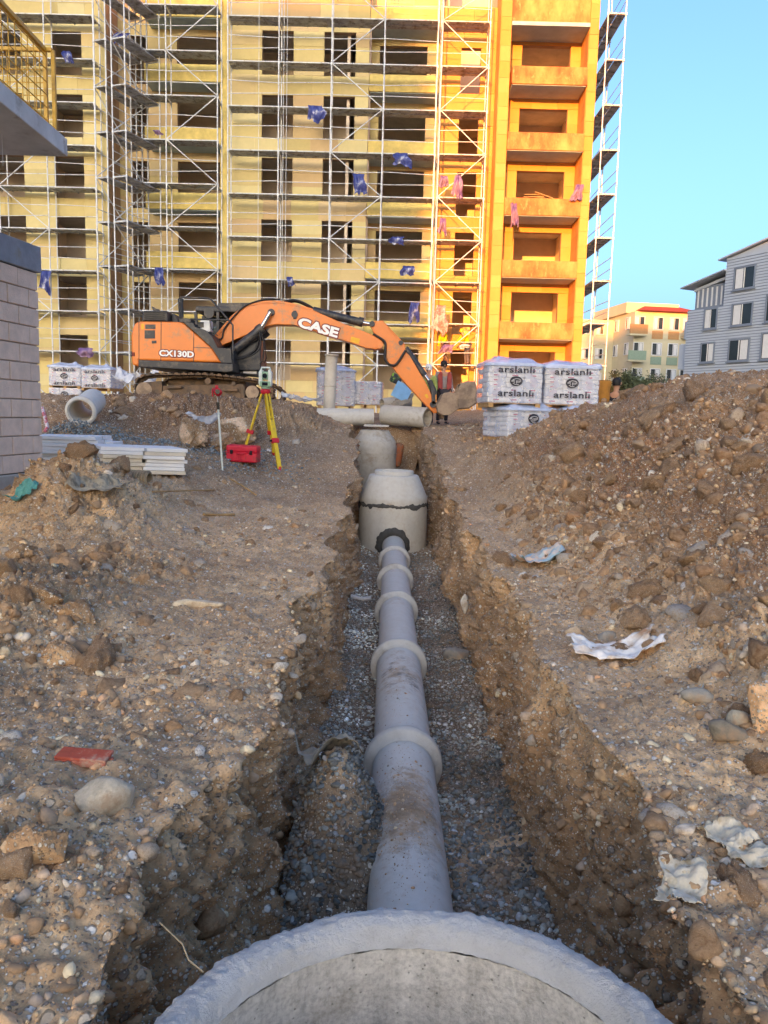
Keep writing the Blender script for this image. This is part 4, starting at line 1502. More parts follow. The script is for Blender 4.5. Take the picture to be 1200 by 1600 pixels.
# boom, arm, cylinders (traced at the boom's own plane)
K5 = dict(x0=300, y0=400, s=3.0, Y=EY)
def bpoly(pts, y0, y1, name, mat, parent=EX, bevel=.02):
    return MB().prism([crop(a, b, **K5) for a, b in pts], y0, y1).build(name, M[mat], parent, bevel, 3)
boom = bpoly([(112, 392), (150, 340), (200, 288), (262, 240), (300, 228), (345, 222), (420, 222), (500, 238), (570, 258), (700, 316), (850, 374), (888, 398), (897, 420), (885, 437), (865, 441), (820, 436), (720, 402), (620, 372), (540, 342), (480, 328), (400, 326), (340, 338), (290, 362), (130, 432)], EY-.22, EY+.22, 'boom', 'orange')
# raised edge plates
bpoly([(120, 392), (205, 290), (262, 245), (345, 227), (420, 227), (500, 243), (568, 262), (572, 254), (500, 232), (420, 216), (345, 216), (255, 236), (195, 284), (108, 386)], EY-.24, EY-.2, 'edge_plate', 'orange', boom, .004)
for (u, v, r, nm, mt) in ((378, 270, .21, 'pin', 'black'), (486, 280, .19, 'pin', 'black'), (880, 420, .22, 'pin', 'orange')):
    x, z = crop(u, v, **K5)
    MB().cyl((x, EY-.27, z), (x, EY+.27, z), r*.42, n=18).build(nm, M[mt], boom, .01)
bpoly([(480, 262), (495, 262), (495, 300), (480, 300)], EY-.26, EY-.21, 'bracket', 'black', boom, .01)
bpoly([(470, 240), (560, 246), (572, 272), (540, 262), (480, 258)], EY-.1, EY+.1, 'bracket', 'orange', boom, .01)
# decal
dx, dz = crop(766, 400, **K5)
bpoly([(748, 382), (788, 392), (784, 416), (744, 405)], EY-.224, EY-.221, 'warning_label', 'yellow_decal', boom, 0)
arm = bpoly([(832, 316), (840, 310), (895, 305), (905, 318), (955, 378), (985, 402), (1000, 420), (996, 446), (1020, 470), (1098, 600), (1120, 650), (1155, 714), (1145, 738), (1130, 735), (1078, 684), (1000, 600), (918, 498), (908, 470), (912, 440), (900, 410), (850, 360)], EY-.17, EY+.17, 'arm', 'orange')
bpoly([(905, 318), (985, 402), (1000, 440), (990, 470), (945, 510), (940, 500), (985, 448), (976, 408)], EY-.185, EY-.165, 'edge_plate', 'orange', arm, .004)
for (u, v, r) in ((845, 322, .07), (1128, 696, .085), (978, 410, .06)):
    x, z = crop(u, v, **K5)
    MB().cyl((x, EY-.23, z), (x, EY+.23, z), r, n=16).build('pin', M['black'], arm, .01)
bpoly([(1088, 652), (1100, 646), (1108, 664), (1098, 668)], EY-.176, EY-.168, 'warning_label', 'yellow_decal', arm, 0)
def cyl(a, b, r, name, mat, Y=EY, parent=EX, off=0):
    p, q = crop(*a, **K5), crop(*b, **K5)
    return MB().cyl((p[0], Y, p[1]), (q[0], Y, q[1]), r, n=14).build(name, M[mat], parent, .008)
c1 = cyl((568, 256), (795, 312), .105, 'arm_cylinder', 'black')
cyl((785, 309), (840, 320), .05, 'rod', 'chrome', EY, c1)
cyl((780, 306), (802, 312), .125, 'cylinder_head', 'black', EY, c1)
for dy in (-.36, .36):
    c2_ = cyl((206, 452), (338, 346), .115, 'boom_cylinder', 'black', EY+dy)
    cyl((330, 352), (378, 272), .055, 'rod', 'chrome', EY+dy, c2_)
    cyl((318, 362), (342, 343), .135, 'cylinder_head', 'black', EY+dy, c2_)
c3 = cyl((1000, 432), (1090, 560), .085, 'bucket_cylinder', 'black')
cyl((1085, 552), (1122, 600), .045, 'rod', 'chrome', EY, c3)
for dy in (-.2, .2):
    bpoly([(1112, 584), (1126, 590), (1136, 640), (1142, 694), (1122, 700), (1120, 640)], EY+dy-.03, EY+dy+.03, 'link', 'black', EX, .008)
bpoly([(1100, 585), (1122, 580), (1150, 640), (1130, 660)], EY-.1, EY+.1, 'link', 'black', EX, .01)
# hoses
def hose(pts, Y, r=.022, s=K5):
    P = [Vector((crop(a, b, **s)[0], Y, crop(a, b, **s)[1])) for a, b in pts]
    # round the run
    Q = []
    for i in range(len(P)-1):
        for k in range(5):
            t = k/5
            p0, p1, p2, p3 = P[max(i-1, 0)], P[i], P[i+1], P[min(i+2, len(P)-1)]
            Q.append(.5*((2*p1)+(p2-p0)*t+(2*p0-5*p1+4*p2-p3)*t*t+(3*p1-p0-3*p2+p3)*t**3))
    Q.append(P[-1])
    MB().tube(Q, r, 7).build('hydraulic_hose', M['hose'], EX)
hose([(120, 398), (150, 390), (160, 350), (205, 290), (262, 238), (345, 212), (420, 210)], EY-.26)
hose([(432, 214), (470, 206), (510, 214), (560, 240), (566, 256)], EY, .03)
hose([(440, 218), (480, 210), (520, 222), (562, 246)], EY+.1, .03)
hose([(850, 370), (886, 392), (905, 410), (906, 450), (905, 485), (925, 512), (955, 512), (985, 470), (1000, 446)], EY-.24, .032)
hose([(560, 262), (700, 322), (820, 366), (880, 396)], EY-.2, .018)
hose([(220, 440), (215, 490), (300, 470), (335, 430), (330, 360)], EY-.5, .022)
hose([(335, 365), (350, 420), (345, 490), (330, 510)], EY-.45, .02)
hose([(150, 430), (190, 470), (240, 480), (300, 450), (322, 400)], EY-.3, .03)
bpoly([(190, 440), (330, 400), (330, 540), (190, 540)], EY-.25, EY+.4, 'boom_foot', 'black', EX, .03)
# bucket, curled at the end of the arm
K3 = dict(x0=600, y0=380, s=3.0, Y=EY)
def b3(pts, y0, y1, name, mat='bucket', parent=EX, bevel=.02):
    return MB().prism([crop(a, b, **K3) for a, b in pts], y0, y1).build(name, M[mat], parent, bevel, 2)
side_out = [(238, 760), (256, 735), (272, 705), (300, 700), (330, 706), (352, 660), (380, 650), (418, 652), (428, 700), (426, 752), (388, 776), (336, 782), (300, 806), (268, 808), (246, 792)]
bk = b3(side_out, EY-.5, EY-.46, 'bucket')
b3(side_out, EY+.46, EY+.5, 'side_plate', 'bucket', bk)
b3([(352, 660), (380, 650), (418, 652), (428, 700), (426, 752), (388, 776), (380, 768), (416, 746), (418, 704), (410, 662), (382, 660), (358, 672)], EY-.46, EY+.46, 'bucket_shell', 'bucket', bk)
b3([(388, 776), (336, 782), (300, 806), (300, 798), (334, 773), (384, 768)], EY-.46, EY+.46, 'bucket_shell', 'bucket', bk)
b3([(300, 806), (268, 808), (246, 792), (238, 760), (246, 757), (254, 786), (272, 799), (298, 797)], EY-.46, EY+.46, 'bucket_shell', 'bucket', bk)
b3([(336, 706), (352, 668), (384, 656), (416, 660), (420, 750), (386, 772), (340, 776)], EY-.53, EY-.503, 'wear_plate', 'bucket', bk, .01)
x, z = crop(384, 716, **K3)
MB().cyl((x, EY-.56, z), (x, EY-.5, z), .06, n=14).build('boss', M['bucket'], bk, .01)
for dy in (-.36, -.12, .12, .36):
    b3([(262, 800), (282, 800), (272, 826), (262, 822)], EY+dy-.04, EY+dy+.04, 'tooth', 'steel', bk, .006)
# writing on the machine
def writing(text, size, loc, mat, parent, rot=(math.pi/2, 0, 0), bold=.012, depth=.002, spacing=1.0, width=None, height=None, name='lettering', shear=0):
    cu = bpy.data.curves.new(name, 'FONT')
    cu.body = text
    cu.size = size
    cu.align_x, cu.align_y = 'CENTER', 'CENTER'
    cu.offset = bold
    cu.extrude = depth
    cu.space_character = spacing
    cu.shear = shear
    cu.resolution_u = 3
    tmp = bpy.data.objects.new(name, cu)
    COL.objects.link(tmp)
    dg = bpy.context.evaluated_depsgraph_get()
    me = bpy.data.meshes.new_from_object(tmp.evaluated_get(dg))
    bpy.data.objects.remove(tmp)
    P = np.array([v.co[:] for v in me.vertices])
    mn, mx = P.min(0), P.max(0)
    me.transform(Matrix.Translation(-Vector((*((mn+mx)/2)[:2], 0))))
    sx = width/(mx[0]-mn[0]) if width else 1
    sy = height/(mx[1]-mn[1]) if height else sx
    me.transform(Matrix.Diagonal((sx, sy, 1, 1)))
    me.materials.clear()
    me.materials.append(mat)
    o = bpy.data.objects.new(name, me)
    link(o, parent)
    o.rotation_euler = rot
    o.location = Vector(loc)-world_base(parent)
    return o
wx, wz = crop(385, 411)
writing('CX130D', .2, (wx, EN-.016, wz), M['red_decal'], body, (math.pi/2, math.radians(1.2), 0), .022, .002, 1.02, .90, .20)
writing('CX130D', .2, (wx, EN-.022, wz), M['white_paint'], body, (math.pi/2, math.radians(1.2), 0), .009, .002, 1.02, .86, .155)
wx, wz = crop(596, 340, **K5)
writing('CASE', .3, (wx, EY-.232, wz), M['red_decal'], boom, (math.pi/2, math.radians(14.5), 0), .03, .002, 1.0, 1.12, .31)
writing('CASE', .3, (wx, EY-.238, wz), M['white_paint'], boom, (math.pi/2, math.radians(14.5), 0), .014, .002, 1.0, 1.06, .255)
# ------------------------------------------------------------------ finding spots on the ground
_SX = [np.sort(GP[j, :, 0]) for j in range(len(GY))]
_keep = np.isin(GZONE, (0, 2, 4))
_SXI = [(GP[j, _keep, 0], GP[j, _keep, 2]) for j in range(len(GY))]
def hz(x, y):
    j = int(np.argmin(np.abs(GY-y)))
    xs_, zs_ = _SXI[j]
    k = np.argsort(xs_)
    return float(np.interp(x, xs_[k], zs_[k]))
def on_ground(px, py, y0=1.0, y1=42):
    """where the sight line through the photo point meets the ground"""
    Y = y0
    while Y < y1:
        p = at(px, py, Y)
        if p.z <= hz(p.x, Y):
            return p
        Y *= 1.004
    return at(px, py, y1)

# ------------------------------------------------------------------ pipes and stores lying about at the trench end
def loose_pipe(c0, c1, r, t, mat, label, collar=True, group=None):
    c0, c1 = Vector(c0), Vector(c1)
    d = (c1-c0).normalized()
    L = (c1-c0).length
    up = Vector((0, 0, 1)) if abs(d.z) < .9 else Vector((0, 1, 0))
    a = d.cross(up).normalized()
    Mx = Matrix((a, d.cross(a), d)).transposed()
    T = empty('concrete_pipe', (c0+c1)/2-Vector((0, 0, r if abs(d.z) < .9 else L/2)), label, 'pipe', group)
    MB().lathe(c0, [(r-t, 0), (r, 0), (r, L), (r-t, L), (r-t, 0)], 36, Mx).build('barrel', mat, T, .012)
    if collar:
        MB().lathe(c0, [(r+.001, .16), (r+.04, .12), (r+.045, 0), (r-t*.4, -.03), (r-t*.4, .02)], 36, Mx).build('collar', mat, T, .008)
    return T
a, b = at(495, 651, 20.5), at(584, 652, 20.6)
loose_pipe(a, b, .225, .04, M['conc_cone'], 'thick concrete pipe lying crosswise beyond the trench end, left of its neighbour', False, 'loose concrete pipes beyond the trench')
a, b = at(600, 648, 20.9), at(668, 653, 20.2)
loose_pipe(a, b, .27, .05, M['conc_old'], 'thick concrete pipe lying under the arm tip of the orange machine', False, 'loose concrete pipes beyond the trench')
a, b = at(514, 636, 21.4), at(517, 556, 21.4)
st_ = loose_pipe(Vector((a.x, 21.4, a.z-.3)), Vector((a.x+.05, 21.4, b.z)), .165, .025, M['conc_cone'], 'slim grey pipe standing upright before the white bag pallets', False)
MB().lathe((a.x+.05, 21.4, b.z), [(.165, -.02), (.19, -.02), (.195, .04), (.10, .05), (.02, .05)], 24).build('cap', M['conc_cone'], st_)
MB().lathe((a.x+.02, 21.4, a.z+.55), [(.166, 0), (.18, .01), (.18, .06), (.166, .07)], 24).build('band', M['conc_cone'], st_)
a, b = at(126, 643, 15.0), at(146, 626, 16.1)
loose_pipe(a, b, .25, .035, M['conc_pipe'], 'short grey pipe with its open bell end facing the white board stacks', True)
a, b = at(597, 632, 23.2), at(640, 628, 23.6)
loose_pipe(a, b, .19, .04, M['conc_old'], 'thin pipe end showing behind the two thick loose pipes', False)
tim = empty('board_pile', at(628, 636, 22.6), 'grey weathered planks heaped behind the thick loose pipes', 'timber')
for q in range(7):
    p, r_ = at(604+3*q, 640-3*q, 22.4+.1*q), at(640+q, 628-2.2*q, 22.7+.1*q)
    MB().bar(p, r_, .14, .035).build('plank', simple('weathered_plank', '#a59a88', .85, var=.3, scale=6) if q == 0 else bpy.data.materials['weathered_plank'], tim)
bb = at(628, 612, 22.9)
tag(MB().obox(bb, (.5, .03, .5), Matrix.Rotation(.45, 3, 'Y') @ Matrix.Rotation(-.3, 3, 'X')).build('foam_board', simple('pale_blue_foam', '#86b6d8', .8, var=.1, bstr=.1)), 'pale blue foam board leaning behind the lowered arm', 'board')

# ------------------------------------------------------------------ crumpled sheets
def sheet_mat(name, cols, trans=0.0, rough=.5, scale=6, bstr=.25):
    m, t, b = newmat(name)
    co = N(t, 'ShaderNodeTexCoord').outputs['Object']
    n = noise(t, co, scale, 4, .6)
    c = ramp(t, n, [(.3+.4*i/(max(1, len(cols)-1)), lin(h)) for i, h in enumerate(cols)])
    t.links.new(c, b.inputs['Base Color'])
    b.inputs['Roughness'].default_value = rough
    bump(t, b, noise(t, co, scale*5, 4, .6), bstr, .01)
    if trans:
        tr = N(t, 'ShaderNodeBsdfTransparent')
        ms = N(t, 'ShaderNodeMixShader')
        ms.inputs[0].default_value = trans
        out = t.nodes['Material Output']
        t.links.new(b.outputs[0], ms.inputs[1])
        t.links.new(tr.outputs[0], ms.inputs[2])
        t.links.new(ms.outputs[0], out.inputs['Surface'])
    return m
M['bag_blue'] = sheet_mat('printed_blue_film', ['#262f68', '#2c3575', '#4b548f', '#d5d9e4'], .0, .35, 2.6)
M['bag_purple'] = sheet_mat('printed_purple_film', ['#4f3a6c', '#6a5086', '#8f7590', '#7a5872'], .0, .35, 2.5)
M['bag_red'] = sheet_mat('red_striped_sheet', ['#c9b4b0', '#a8564c', '#c2a9a6', '#7f4450'], 0, .6, 3)
M['film_white'] = sheet_mat('clear_film', ['#cfd6de', '#eef1f4', '#bcc6d2'], .45, .25, 6)
M['paper'] = sheet_mat('cement_paper', ['#b0845f', '#d8c4ac', '#ece4d8', '#f0eae0', '#c79a70'], 0, .85, 6)
M['paper_print'] = sheet_mat('printed_cement_paper', ['#dcb497', '#e6c7aa', '#8db6c4', '#dbb798'], 0, .85, 4)
M['rag'] = sheet_mat('dusty_rag', ['#a08a68', '#cfc0a4', '#dccfb6', '#a58c66'], 0, .9, 9)
M['net'] = sheet_mat('teal_net', ['#3f8f8c', '#69b0a6', '#2f7672'], .2, .7, 12)
M['rag_grey'] = sheet_mat('grey_rag', ['#857c6a', '#a89d88', '#6e6454'], 0, .9, 9)

def crumple(u, v, seed, amp, f=1.3):
    P = np.stack([u, v, 0*u+seed*.37], 1)
    r1 = np.abs(NZ(P+seed, f)); r2 = np.abs(NZ2(P*1.0-seed, f*1.9))
    return amp*(1.1-3.2*r1+.5-1.5*r2+.25*NZ(P+seed*2, f*4))

def hanging_sheet(px, py, wpx, hpx, Y, mat, seed, label, tilt=0, flare=.25):
    """a torn sack or sheet hooked over the scaffold, hanging down"""
    r = np.random.default_rng(seed)
    c = at(px, py, Y)
    w, h = .82*wpx*Y/F_PX, .85*hpx*Y/F_PX
    nx, ny = 22, 20
    uu, vv = np.meshgrid(np.linspace(-1, 1, nx+1), np.linspace(0, 1, ny+1))
    u, v = uu.ravel(), vv.ravel()
    S1 = lambda q, f, k: NZ(np.stack([q*f+seed, 0*q+k, 0*q], 1), 1.0)
    left = 1+flare*(v-.4)+.7*S1(v, 2.2, 1.5); right = 1+flare*(v-.4)+.7*S1(v, 2.2, 7.5)
    x = np.where(u < 0, u*left, u*right)*w/2+tilt*w*(v-.5)
    ends = .72+.55*S1(u, 1.4, 3.5)+.25*S1(u, 4.0, 5.5)           # ragged lower edge
    z = h*(.5-v*np.clip(ends+.3, .45, 1.25))+.05*h*S1(u, 2, 9.5)
    fold = np.sin(u*(5+seed % 3)+2.0*S1(v, 1.5, 11.5)+seed)
    y = .035*fold*(.5+v)+crumple(u*.8, v, seed, .03)-.04-.10*np.sin(np.clip(v*1.2, 0, 1)*math.pi)
    P = np.stack([x, y, z], 1)
    P[:, 2] += .03*NZ(P+seed, 5)
    F = [(j*(nx+1)+i, j*(nx+1)+i+1, (j+1)*(nx+1)+i+1, (j+1)*(nx+1)+i) for j in range(ny) for i in range(nx)]
    me = np_mesh('plastic_sheet', P, F, M[mat], True)
    o = bpy.data.objects.new('plastic_sheet', me)
    o.location = (c.x, Y-.08, c.z)
    md = o.modifiers.new('thickness', 'SOLIDIFY')
    md.thickness = .006
    link(o)
    return tag(o, label, 'plastic sheet', 'torn plastic sheets on the scaffolding')
YT = 36.5
for px, py, w, h, mat, tl, lab in (
    (494, 178, 30, 24, 'bag_blue', 0, 'dark blue plastic bundle wrapped over the deck between the two window columns'),
    (626, 250, 30, 21, 'bag_blue', 0, 'blue plastic folded over the deck edge before the loggia above the middle'),
    (562, 288, 24, 33, 'bag_blue', .3, 'blue and white sack sagging right of a window, caught on a brace'),
    (620, 376, 24, 12, 'bag_blue', -.3, 'small flat blue plastic piece lying on a deck before a loggia'),
    (637, 423, 24, 15, 'bag_blue', 0, 'pair of small blue and white bags on the rail low before a loggia'),
    (647, 487, 17, 31, 'bag_blue', .1, 'long pale blue printed sack hanging in front of the lowest wide window'),
    (455, 440, 14, 15, 'bag_blue', .3, 'small dark blue bag tied to a pole just above the orange boom'),
    (250, 432, 16, 30, 'bag_blue', .1, 'dark blue sack hanging under the lowest balcony above the machine tail'),
    (73, 440, 18, 36, 'bag_blue', -.1, 'blue and clear sack hanging just beside the concrete block wall'),
    (108, 90, 16, 18, 'bag_blue', .2, 'blue and white bag hooked on the rail before a left wing window'),
    (190, 63, 25, 20, 'bag_blue', -.2, 'crumpled blue plastic stuck on the corner scaffold near the top'),
    (136, 550, 28, 14, 'bag_purple', 0, 'violet plastic strip wound round a low ledger left of the machine'),
    (247, 208, 14, 8, 'bag_purple', .2, 'tiny dark bag sitting on a deck before the balconies'),
    (693, 284, 15, 18, 'bag_purple', 0, 'small purple sack at the left pole of the stair strip'),
    (715, 291, 16, 35, 'bag_purple', -.1, 'long purple sack hanging before a narrow stair window'),
    (692, 353, 14, 24, 'bag_purple', -.1, 'purple sack below the pair of purple sacks on the stair strip'),
    (698, 545, 20, 14, 'bag_purple', -.5, 'purple plastic heap slumped on the lowest deck of the stair strip')):
    hanging_sheet(px, py, w, h, YT, mat, int(px+py), lab, tl)
hanging_sheet(687, 497, 20, 44, YT-.1, 'bag_red', 51, 'long red and white striped sheet draped on the stair scaffold above the man', .1, .5)
hanging_sheet(803, 336, 13, 38, 36.35, 'bag_purple', 77, 'purple film dangling from the left end of a tower balcony', .25)
hanging_sheet(902, 302, 18, 28, 36.4, 'bag_purple', 83, 'purple film hooked on the right edge of a tower balcony', -.4)
hanging_sheet(726, 541, 18, 7, YT-.1, 'film_white', 91, 'bright white and red sacks lying on the lowest stair deck', 0)

def ground_sheet(p, sx, sy, mat, seed, label, name, cat, lift=.03, yaw=0, torn=.3, amp=.05, slope=0, n=26):
    r = np.random.default_rng(seed)
    uu, vv = np.meshgrid(np.linspace(-1, 1, n+1), np.linspace(-1, 1, n+1))
    u, v = uu.ravel(), vv.ravel()
    ang = np.arctan2(v, u)
    rad = np.maximum(np.abs(u), np.abs(v))
    ragged = 1+torn*.8*(NZ(np.stack([np.cos(ang)*1.6+seed, np.sin(ang)*1.6, 0*u], 1), 1.1)*1.6+.5*NZ2(np.stack([np.cos(ang)*5+seed, np.sin(ang)*5, 0*u], 1), 1.2))
    x, y = u*sx/2*ragged, v*sy/2*ragged
    x, y = x*math.cos(yaw)-y*math.sin(yaw), x*math.sin(yaw)+y*math.cos(yaw)
    z = np.array([hz(p.x+a, p.y+b_) for a, b_ in zip(x, y)])
    h = crumple(u*.8, v*.8, seed, amp*.55, 1.0)+amp*.45*np.clip(np.abs(u)*1.3-.45+.6*NZ(np.stack([u+seed, v, 0*u], 1), 1.1), 0, 1)
    h += .10*amp*NZ2(np.stack([u*3+seed, v*3, 0*u], 1), 1.5)
    z = np.clip(z, np.median(z)-.05, np.median(z)+.10)
    z = np.maximum(z+lift*.4, np.median(z)*.4+z*.6)+np.maximum(h, 0)+lift*(1+rad*.4)
    if slope:
        z = z+slope*v
    P = np.stack([x, y, z-p.z], 1)
    F = [(j*(n+1)+i, j*(n+1)+i+1, (j+1)*(n+1)+i+1, (j+1)*(n+1)+i) for j in range(n) for i in range(n)]
    o = bpy.data.objects.new(name, np_mesh(name, P, F, M[mat], True))
    o.location = (p.x, p.y, p.z)
    md = o.modifiers.new('thickness', 'SOLIDIFY')
    md.thickness = .0018
    link(o)
    return tag(o, label, cat)
ground_sheet(on_ground(840, 884), .44, .42, 'paper_print', 5, 'torn cement paper sack with a faded blue print on the right bank', 'paper_sack', 'paper', .01, .1, .15, .09)
ground_sheet(on_ground(958, 1028), .50, .34, 'paper', 12, 'crumpled tan and white paper sheet lying on the right bank below the stones', 'paper_sack', 'paper', .008, -.1, .35, .055)
ground_sheet(on_ground(1066, 1392), .20, .13, 'rag', 23, 'ragged white cloth strip hanging down the right trench edge', 'torn_cloth', 'cloth', .004, 1.1, .45, .022)
ground_sheet(on_ground(1135, 1318), .15, .15, 'rag', 31, 'folded cream cloth flap on the right bank, left of the stained rag', 'torn_cloth', 'cloth', .003, .4, .3, .03)
ground_sheet(on_ground(1180, 1340), .19, .14, 'rag', 37, 'stained torn rag at the right frame edge beside the cream flap', 'torn_cloth', 'cloth', .003, -.3, .5, .03)
pz = at(512, 1226, 3.95)
ground_sheet(Vector((pz.x, 3.95, hz(pz.x, 3.95))), .30, .20, 'rag_grey', 44, 'dirty grey cloth lying in the trench left of the sandy pipe', 'torn_cloth', 'cloth', .03, .5, .3, .05)
ground_sheet(on_ground(152, 770), .5, .35, 'rag_grey', 57, 'earth coloured wrinkled sack half buried on the left heap', 'paper_sack', 'cloth', .02, .3, .3, .07)
ground_sheet(at(470, 655, 20.8), 1.0, .5, 'film_white', 61, 'pale blue and white plastic rubbish behind the tripod, left of the pipes', 'plastic_rubbish', 'plastic sheet', .05, .1, .35, .16)

# ------------------------------------------------------------------ single stones, brick and sticks
def single_stone(px, py, size, label, mat='stone', seed=1, flat=.7, stretch=(1, 1, 1), yaw=0, sink=.25, cat='stone', name='field_stone', p=None, colour=None, sub=3):
    p = p or on_ground(px, py)
    crust = name in ('boulder', 'rubble_lump')
    V, Fc = crust_shape(seed, flat) if crust else stone_shape(sub, seed, flat)
    V = V*np.array(stretch)*size
    cols = None
    if crust:
        lum = sum(lin(colour)[:3])/sum(lin('#b3966f')[:3])*1.1
        q, q2 = NZ(V+seed, .5/size), NZ2(V+seed, 1.1/size)
        cols = np.array([(1.3, 1.1, .86)])*lum*(1+.5*q)[:, None]
        if name == 'rubble_lump':
            k = np.clip((q2-.02)*8, 0, 1)[:, None]
            cols = cols*(1-k)+np.array([(1.9, 1.85, 1.8)])*k
        m_ = M['dirt']
    else:
        m_ = M[mat]
        if colour:
            m_ = bpy.data.materials.get('stone_'+colour[1:]) or stone_material('stone_'+colour[1:], [(0, lin(colour))])
    o = bpy.data.objects.new(name, np_mesh(name, V, Fc, m_, True, cols))
    hgt = V[:, 2].max()
    o.location = (p.x, p.y, p.z+hgt*(1-2*sink)*.6)
    o.rotation_euler = (0, 0, yaw)
    link(o)
    return tag(o, label, cat)
single_stone(160, 1262, .098, 'smooth pale cobble just below the red brick piece on the left bank', seed=3, flat=.8, colour='#c2b49c', yaw=.3, stretch=(1.1, .9, 1))
single_stone(300, 945, .15, 'flat elongated pale stone lying alone in the middle of the left bank', seed=8, flat=.28, stretch=(1.2, .38, 1), yaw=.15, colour='#d0bfa2')
single_stone(898, 992, .075, 'rounded tan stone above the crumpled paper on the right bank', seed=11, colour='#c0a88a', yaw=.4)
single_stone(948, 1000, .085, 'grey cracked stone beside the tan stone on the right bank', seed=14, colour='#9a9488')
single_stone(1200, 1125, .125, 'big tan boulder at the right frame edge above the cobbles', seed=17, flat=1.1, colour='#c4a27c', sink=.2, cat='boulder', name='boulder')
single_stone(1090, 1095, .075, 'oval grey cobble left of the big tan boulder', seed=19, colour='#a39b8b', stretch=(1.2, .8, .9), yaw=-.5)
single_stone(1140, 1150, .08, 'dark oval cobble below the big tan boulder', seed=21, colour='#7f7768', stretch=(1.2, .85, 1), yaw=-.4)
single_stone(1150, 1125, .06, 'small pale cobble wedged between the boulder and the dark cobble', seed=22, colour='#aaa28f')
single_stone(700, 1010, .12, 'grey rock sitting at the foot of the right trench wall', seed=25, colour='#8f8a80', flat=.95, p=Vector((.75, 7.3, -.93)))
single_stone(712, 945, .10, 'white chalky stone stuck in the right trench wall', seed=27, colour='#d9d3c6', stretch=(.55, .55, 1.3), flat=1, p=Vector((.90, 8.2, -.62)), sink=.4)
single_stone(466, 1432, .06, 'chipped stone with white edges at the left end of the ring rim', seed=29, colour='#c9c2b4', flat=.9, p=Vector((-.33, 2.02, -.55)))
single_stone(95, 1030, .10, 'large grey brown clod among the rubble at the left edge', mat='clod', seed=33, colour='#a08c74', flat=.8, sink=.2, name='boulder', cat='boulder')
single_stone(30, 870, .14, 'crusty dark clod at the left frame edge, topmost of the rubble', seed=35, colour='#8a7760', flat=.8, sink=.25, name='boulder', cat='boulder')
single_stone(58, 935, .13, 'lumpy brown clod right under the topmost clod at the left edge', seed=36, colour='#86725a', flat=.85, sink=.3, name='boulder', cat='boulder')
single_stone(125, 965, .11, 'broken earth lump with a shaded hollow in the left rubble', seed=38, colour='#8d7a62', flat=.8, sink=.3, name='boulder', cat='boulder')
single_stone(60, 1335, .085, 'earth covered boulder near the lower left corner', seed=39, colour='#a08262', flat=.75, sink=.3, stretch=(1.2, 1, 1), name='boulder', cat='boulder')
for k, (px, py, s, cl, lb) in enumerate(((297, 688, .36, '#8f7358', 'brown and white lump of rubble left of the range pole'),
                                       (345, 692, .30, '#a08468', 'tan lump of rubble just right of the range pole'),
                                       (374, 682, .36, '#86694f', 'pointed rubble lump leaning behind the red case'))):
    o = single_stone(px, py, s, lb, seed=50+k, colour=cl, flat=.95, sink=-.05, cat='rubble', name='rubble_lump', p=on_ground(px, py+10))
ground_sheet(at(318, 671, 14.9), .6, .3, 'film_white', 71, 'white film stretched over the rubble lumps', 'plastic_rubbish', 'plastic sheet', .32, .2, .3, .12)
single_stone(473, 652, .40, 'rough brown boulder at the left end of the crosswise pipe', seed=61, colour='#8a735c', flat=.8, cat='boulder', name='boulder', p=at(474, 655, 20.3))
# broken brick
p = on_ground(133, 1192)
br = empty('broken_brick', p, 'broken piece of red hollow brick on the left bank', 'brick')
M['brick'] = simple('red_clay', '#b0503a', .85, var=.2, scale=12, bstr=.4, dirt=.35, dirtcol='#b79c84', grain=40)
Rb = Matrix.Rotation(-.12, 3, 'Z') @ Matrix.Rotation(.12, 3, 'X')
bmv = MB()
def brk(cx, cy, cz, sx, sy, sz): bmv.obox(p+Rb @ Vector((cx, cy, cz)), (sx, sy, sz), Rb)
brk(0, 0, .035, .205, .075, .012); brk(0, 0, .008, .20, .07, .012); brk(0, -.033, .021, .205, .01, .016); brk(-.01, .03, .021, .19, .01, .016); brk(.02, 0, .021, .19, .009, .015)
bmv.build('brick_body', M['brick'], br, .003)
def stick(pa, pb, r, label, mat='timber', name='wooden_stick', cat='stick', bend=.02):
    a, b = on_ground(*pa), on_ground(*pb)
    mid = (a+b)/2+Vector((0, 0, bend))
    return tag(MB().tube([a+Vector((0, 0, r)), mid, b+Vector((0, 0, r*2))], r, 6).build(name, M[mat]), label, cat)
stick((318, 806), (366, 808), .018, 'short pale stick lying on the left bank above the flat stone')
stick((358, 748), (400, 776), .014, 'thin stick lying right of the foot of the range pole', bend=.03)
stick((238, 770), (335, 768), .012, 'long thin stick left of the foot of the range pole')
stick((548, 935), (580, 942), .03, 'dark root poking out of the left trench wall near the pipe', mat='clod')
a = at(305, 1512, 1.78)
wire = [at(272, 1425, 1.93), at(285, 1475, 1.88), at(295, 1500, 1.84), at(318, 1519, 1.80)]
wire = [Vector((max(-.60, w.x), w.y, w.z)) for w in wire]
wire[0] = at(250, 1442, 1.97)
tag(MB().tube(wire, .0022, 5).build('loose_wire', simple('pale_wire', '#b9a27c', .6, bstr=0)), 'thin pale wire curling down the left trench wall', 'wire')

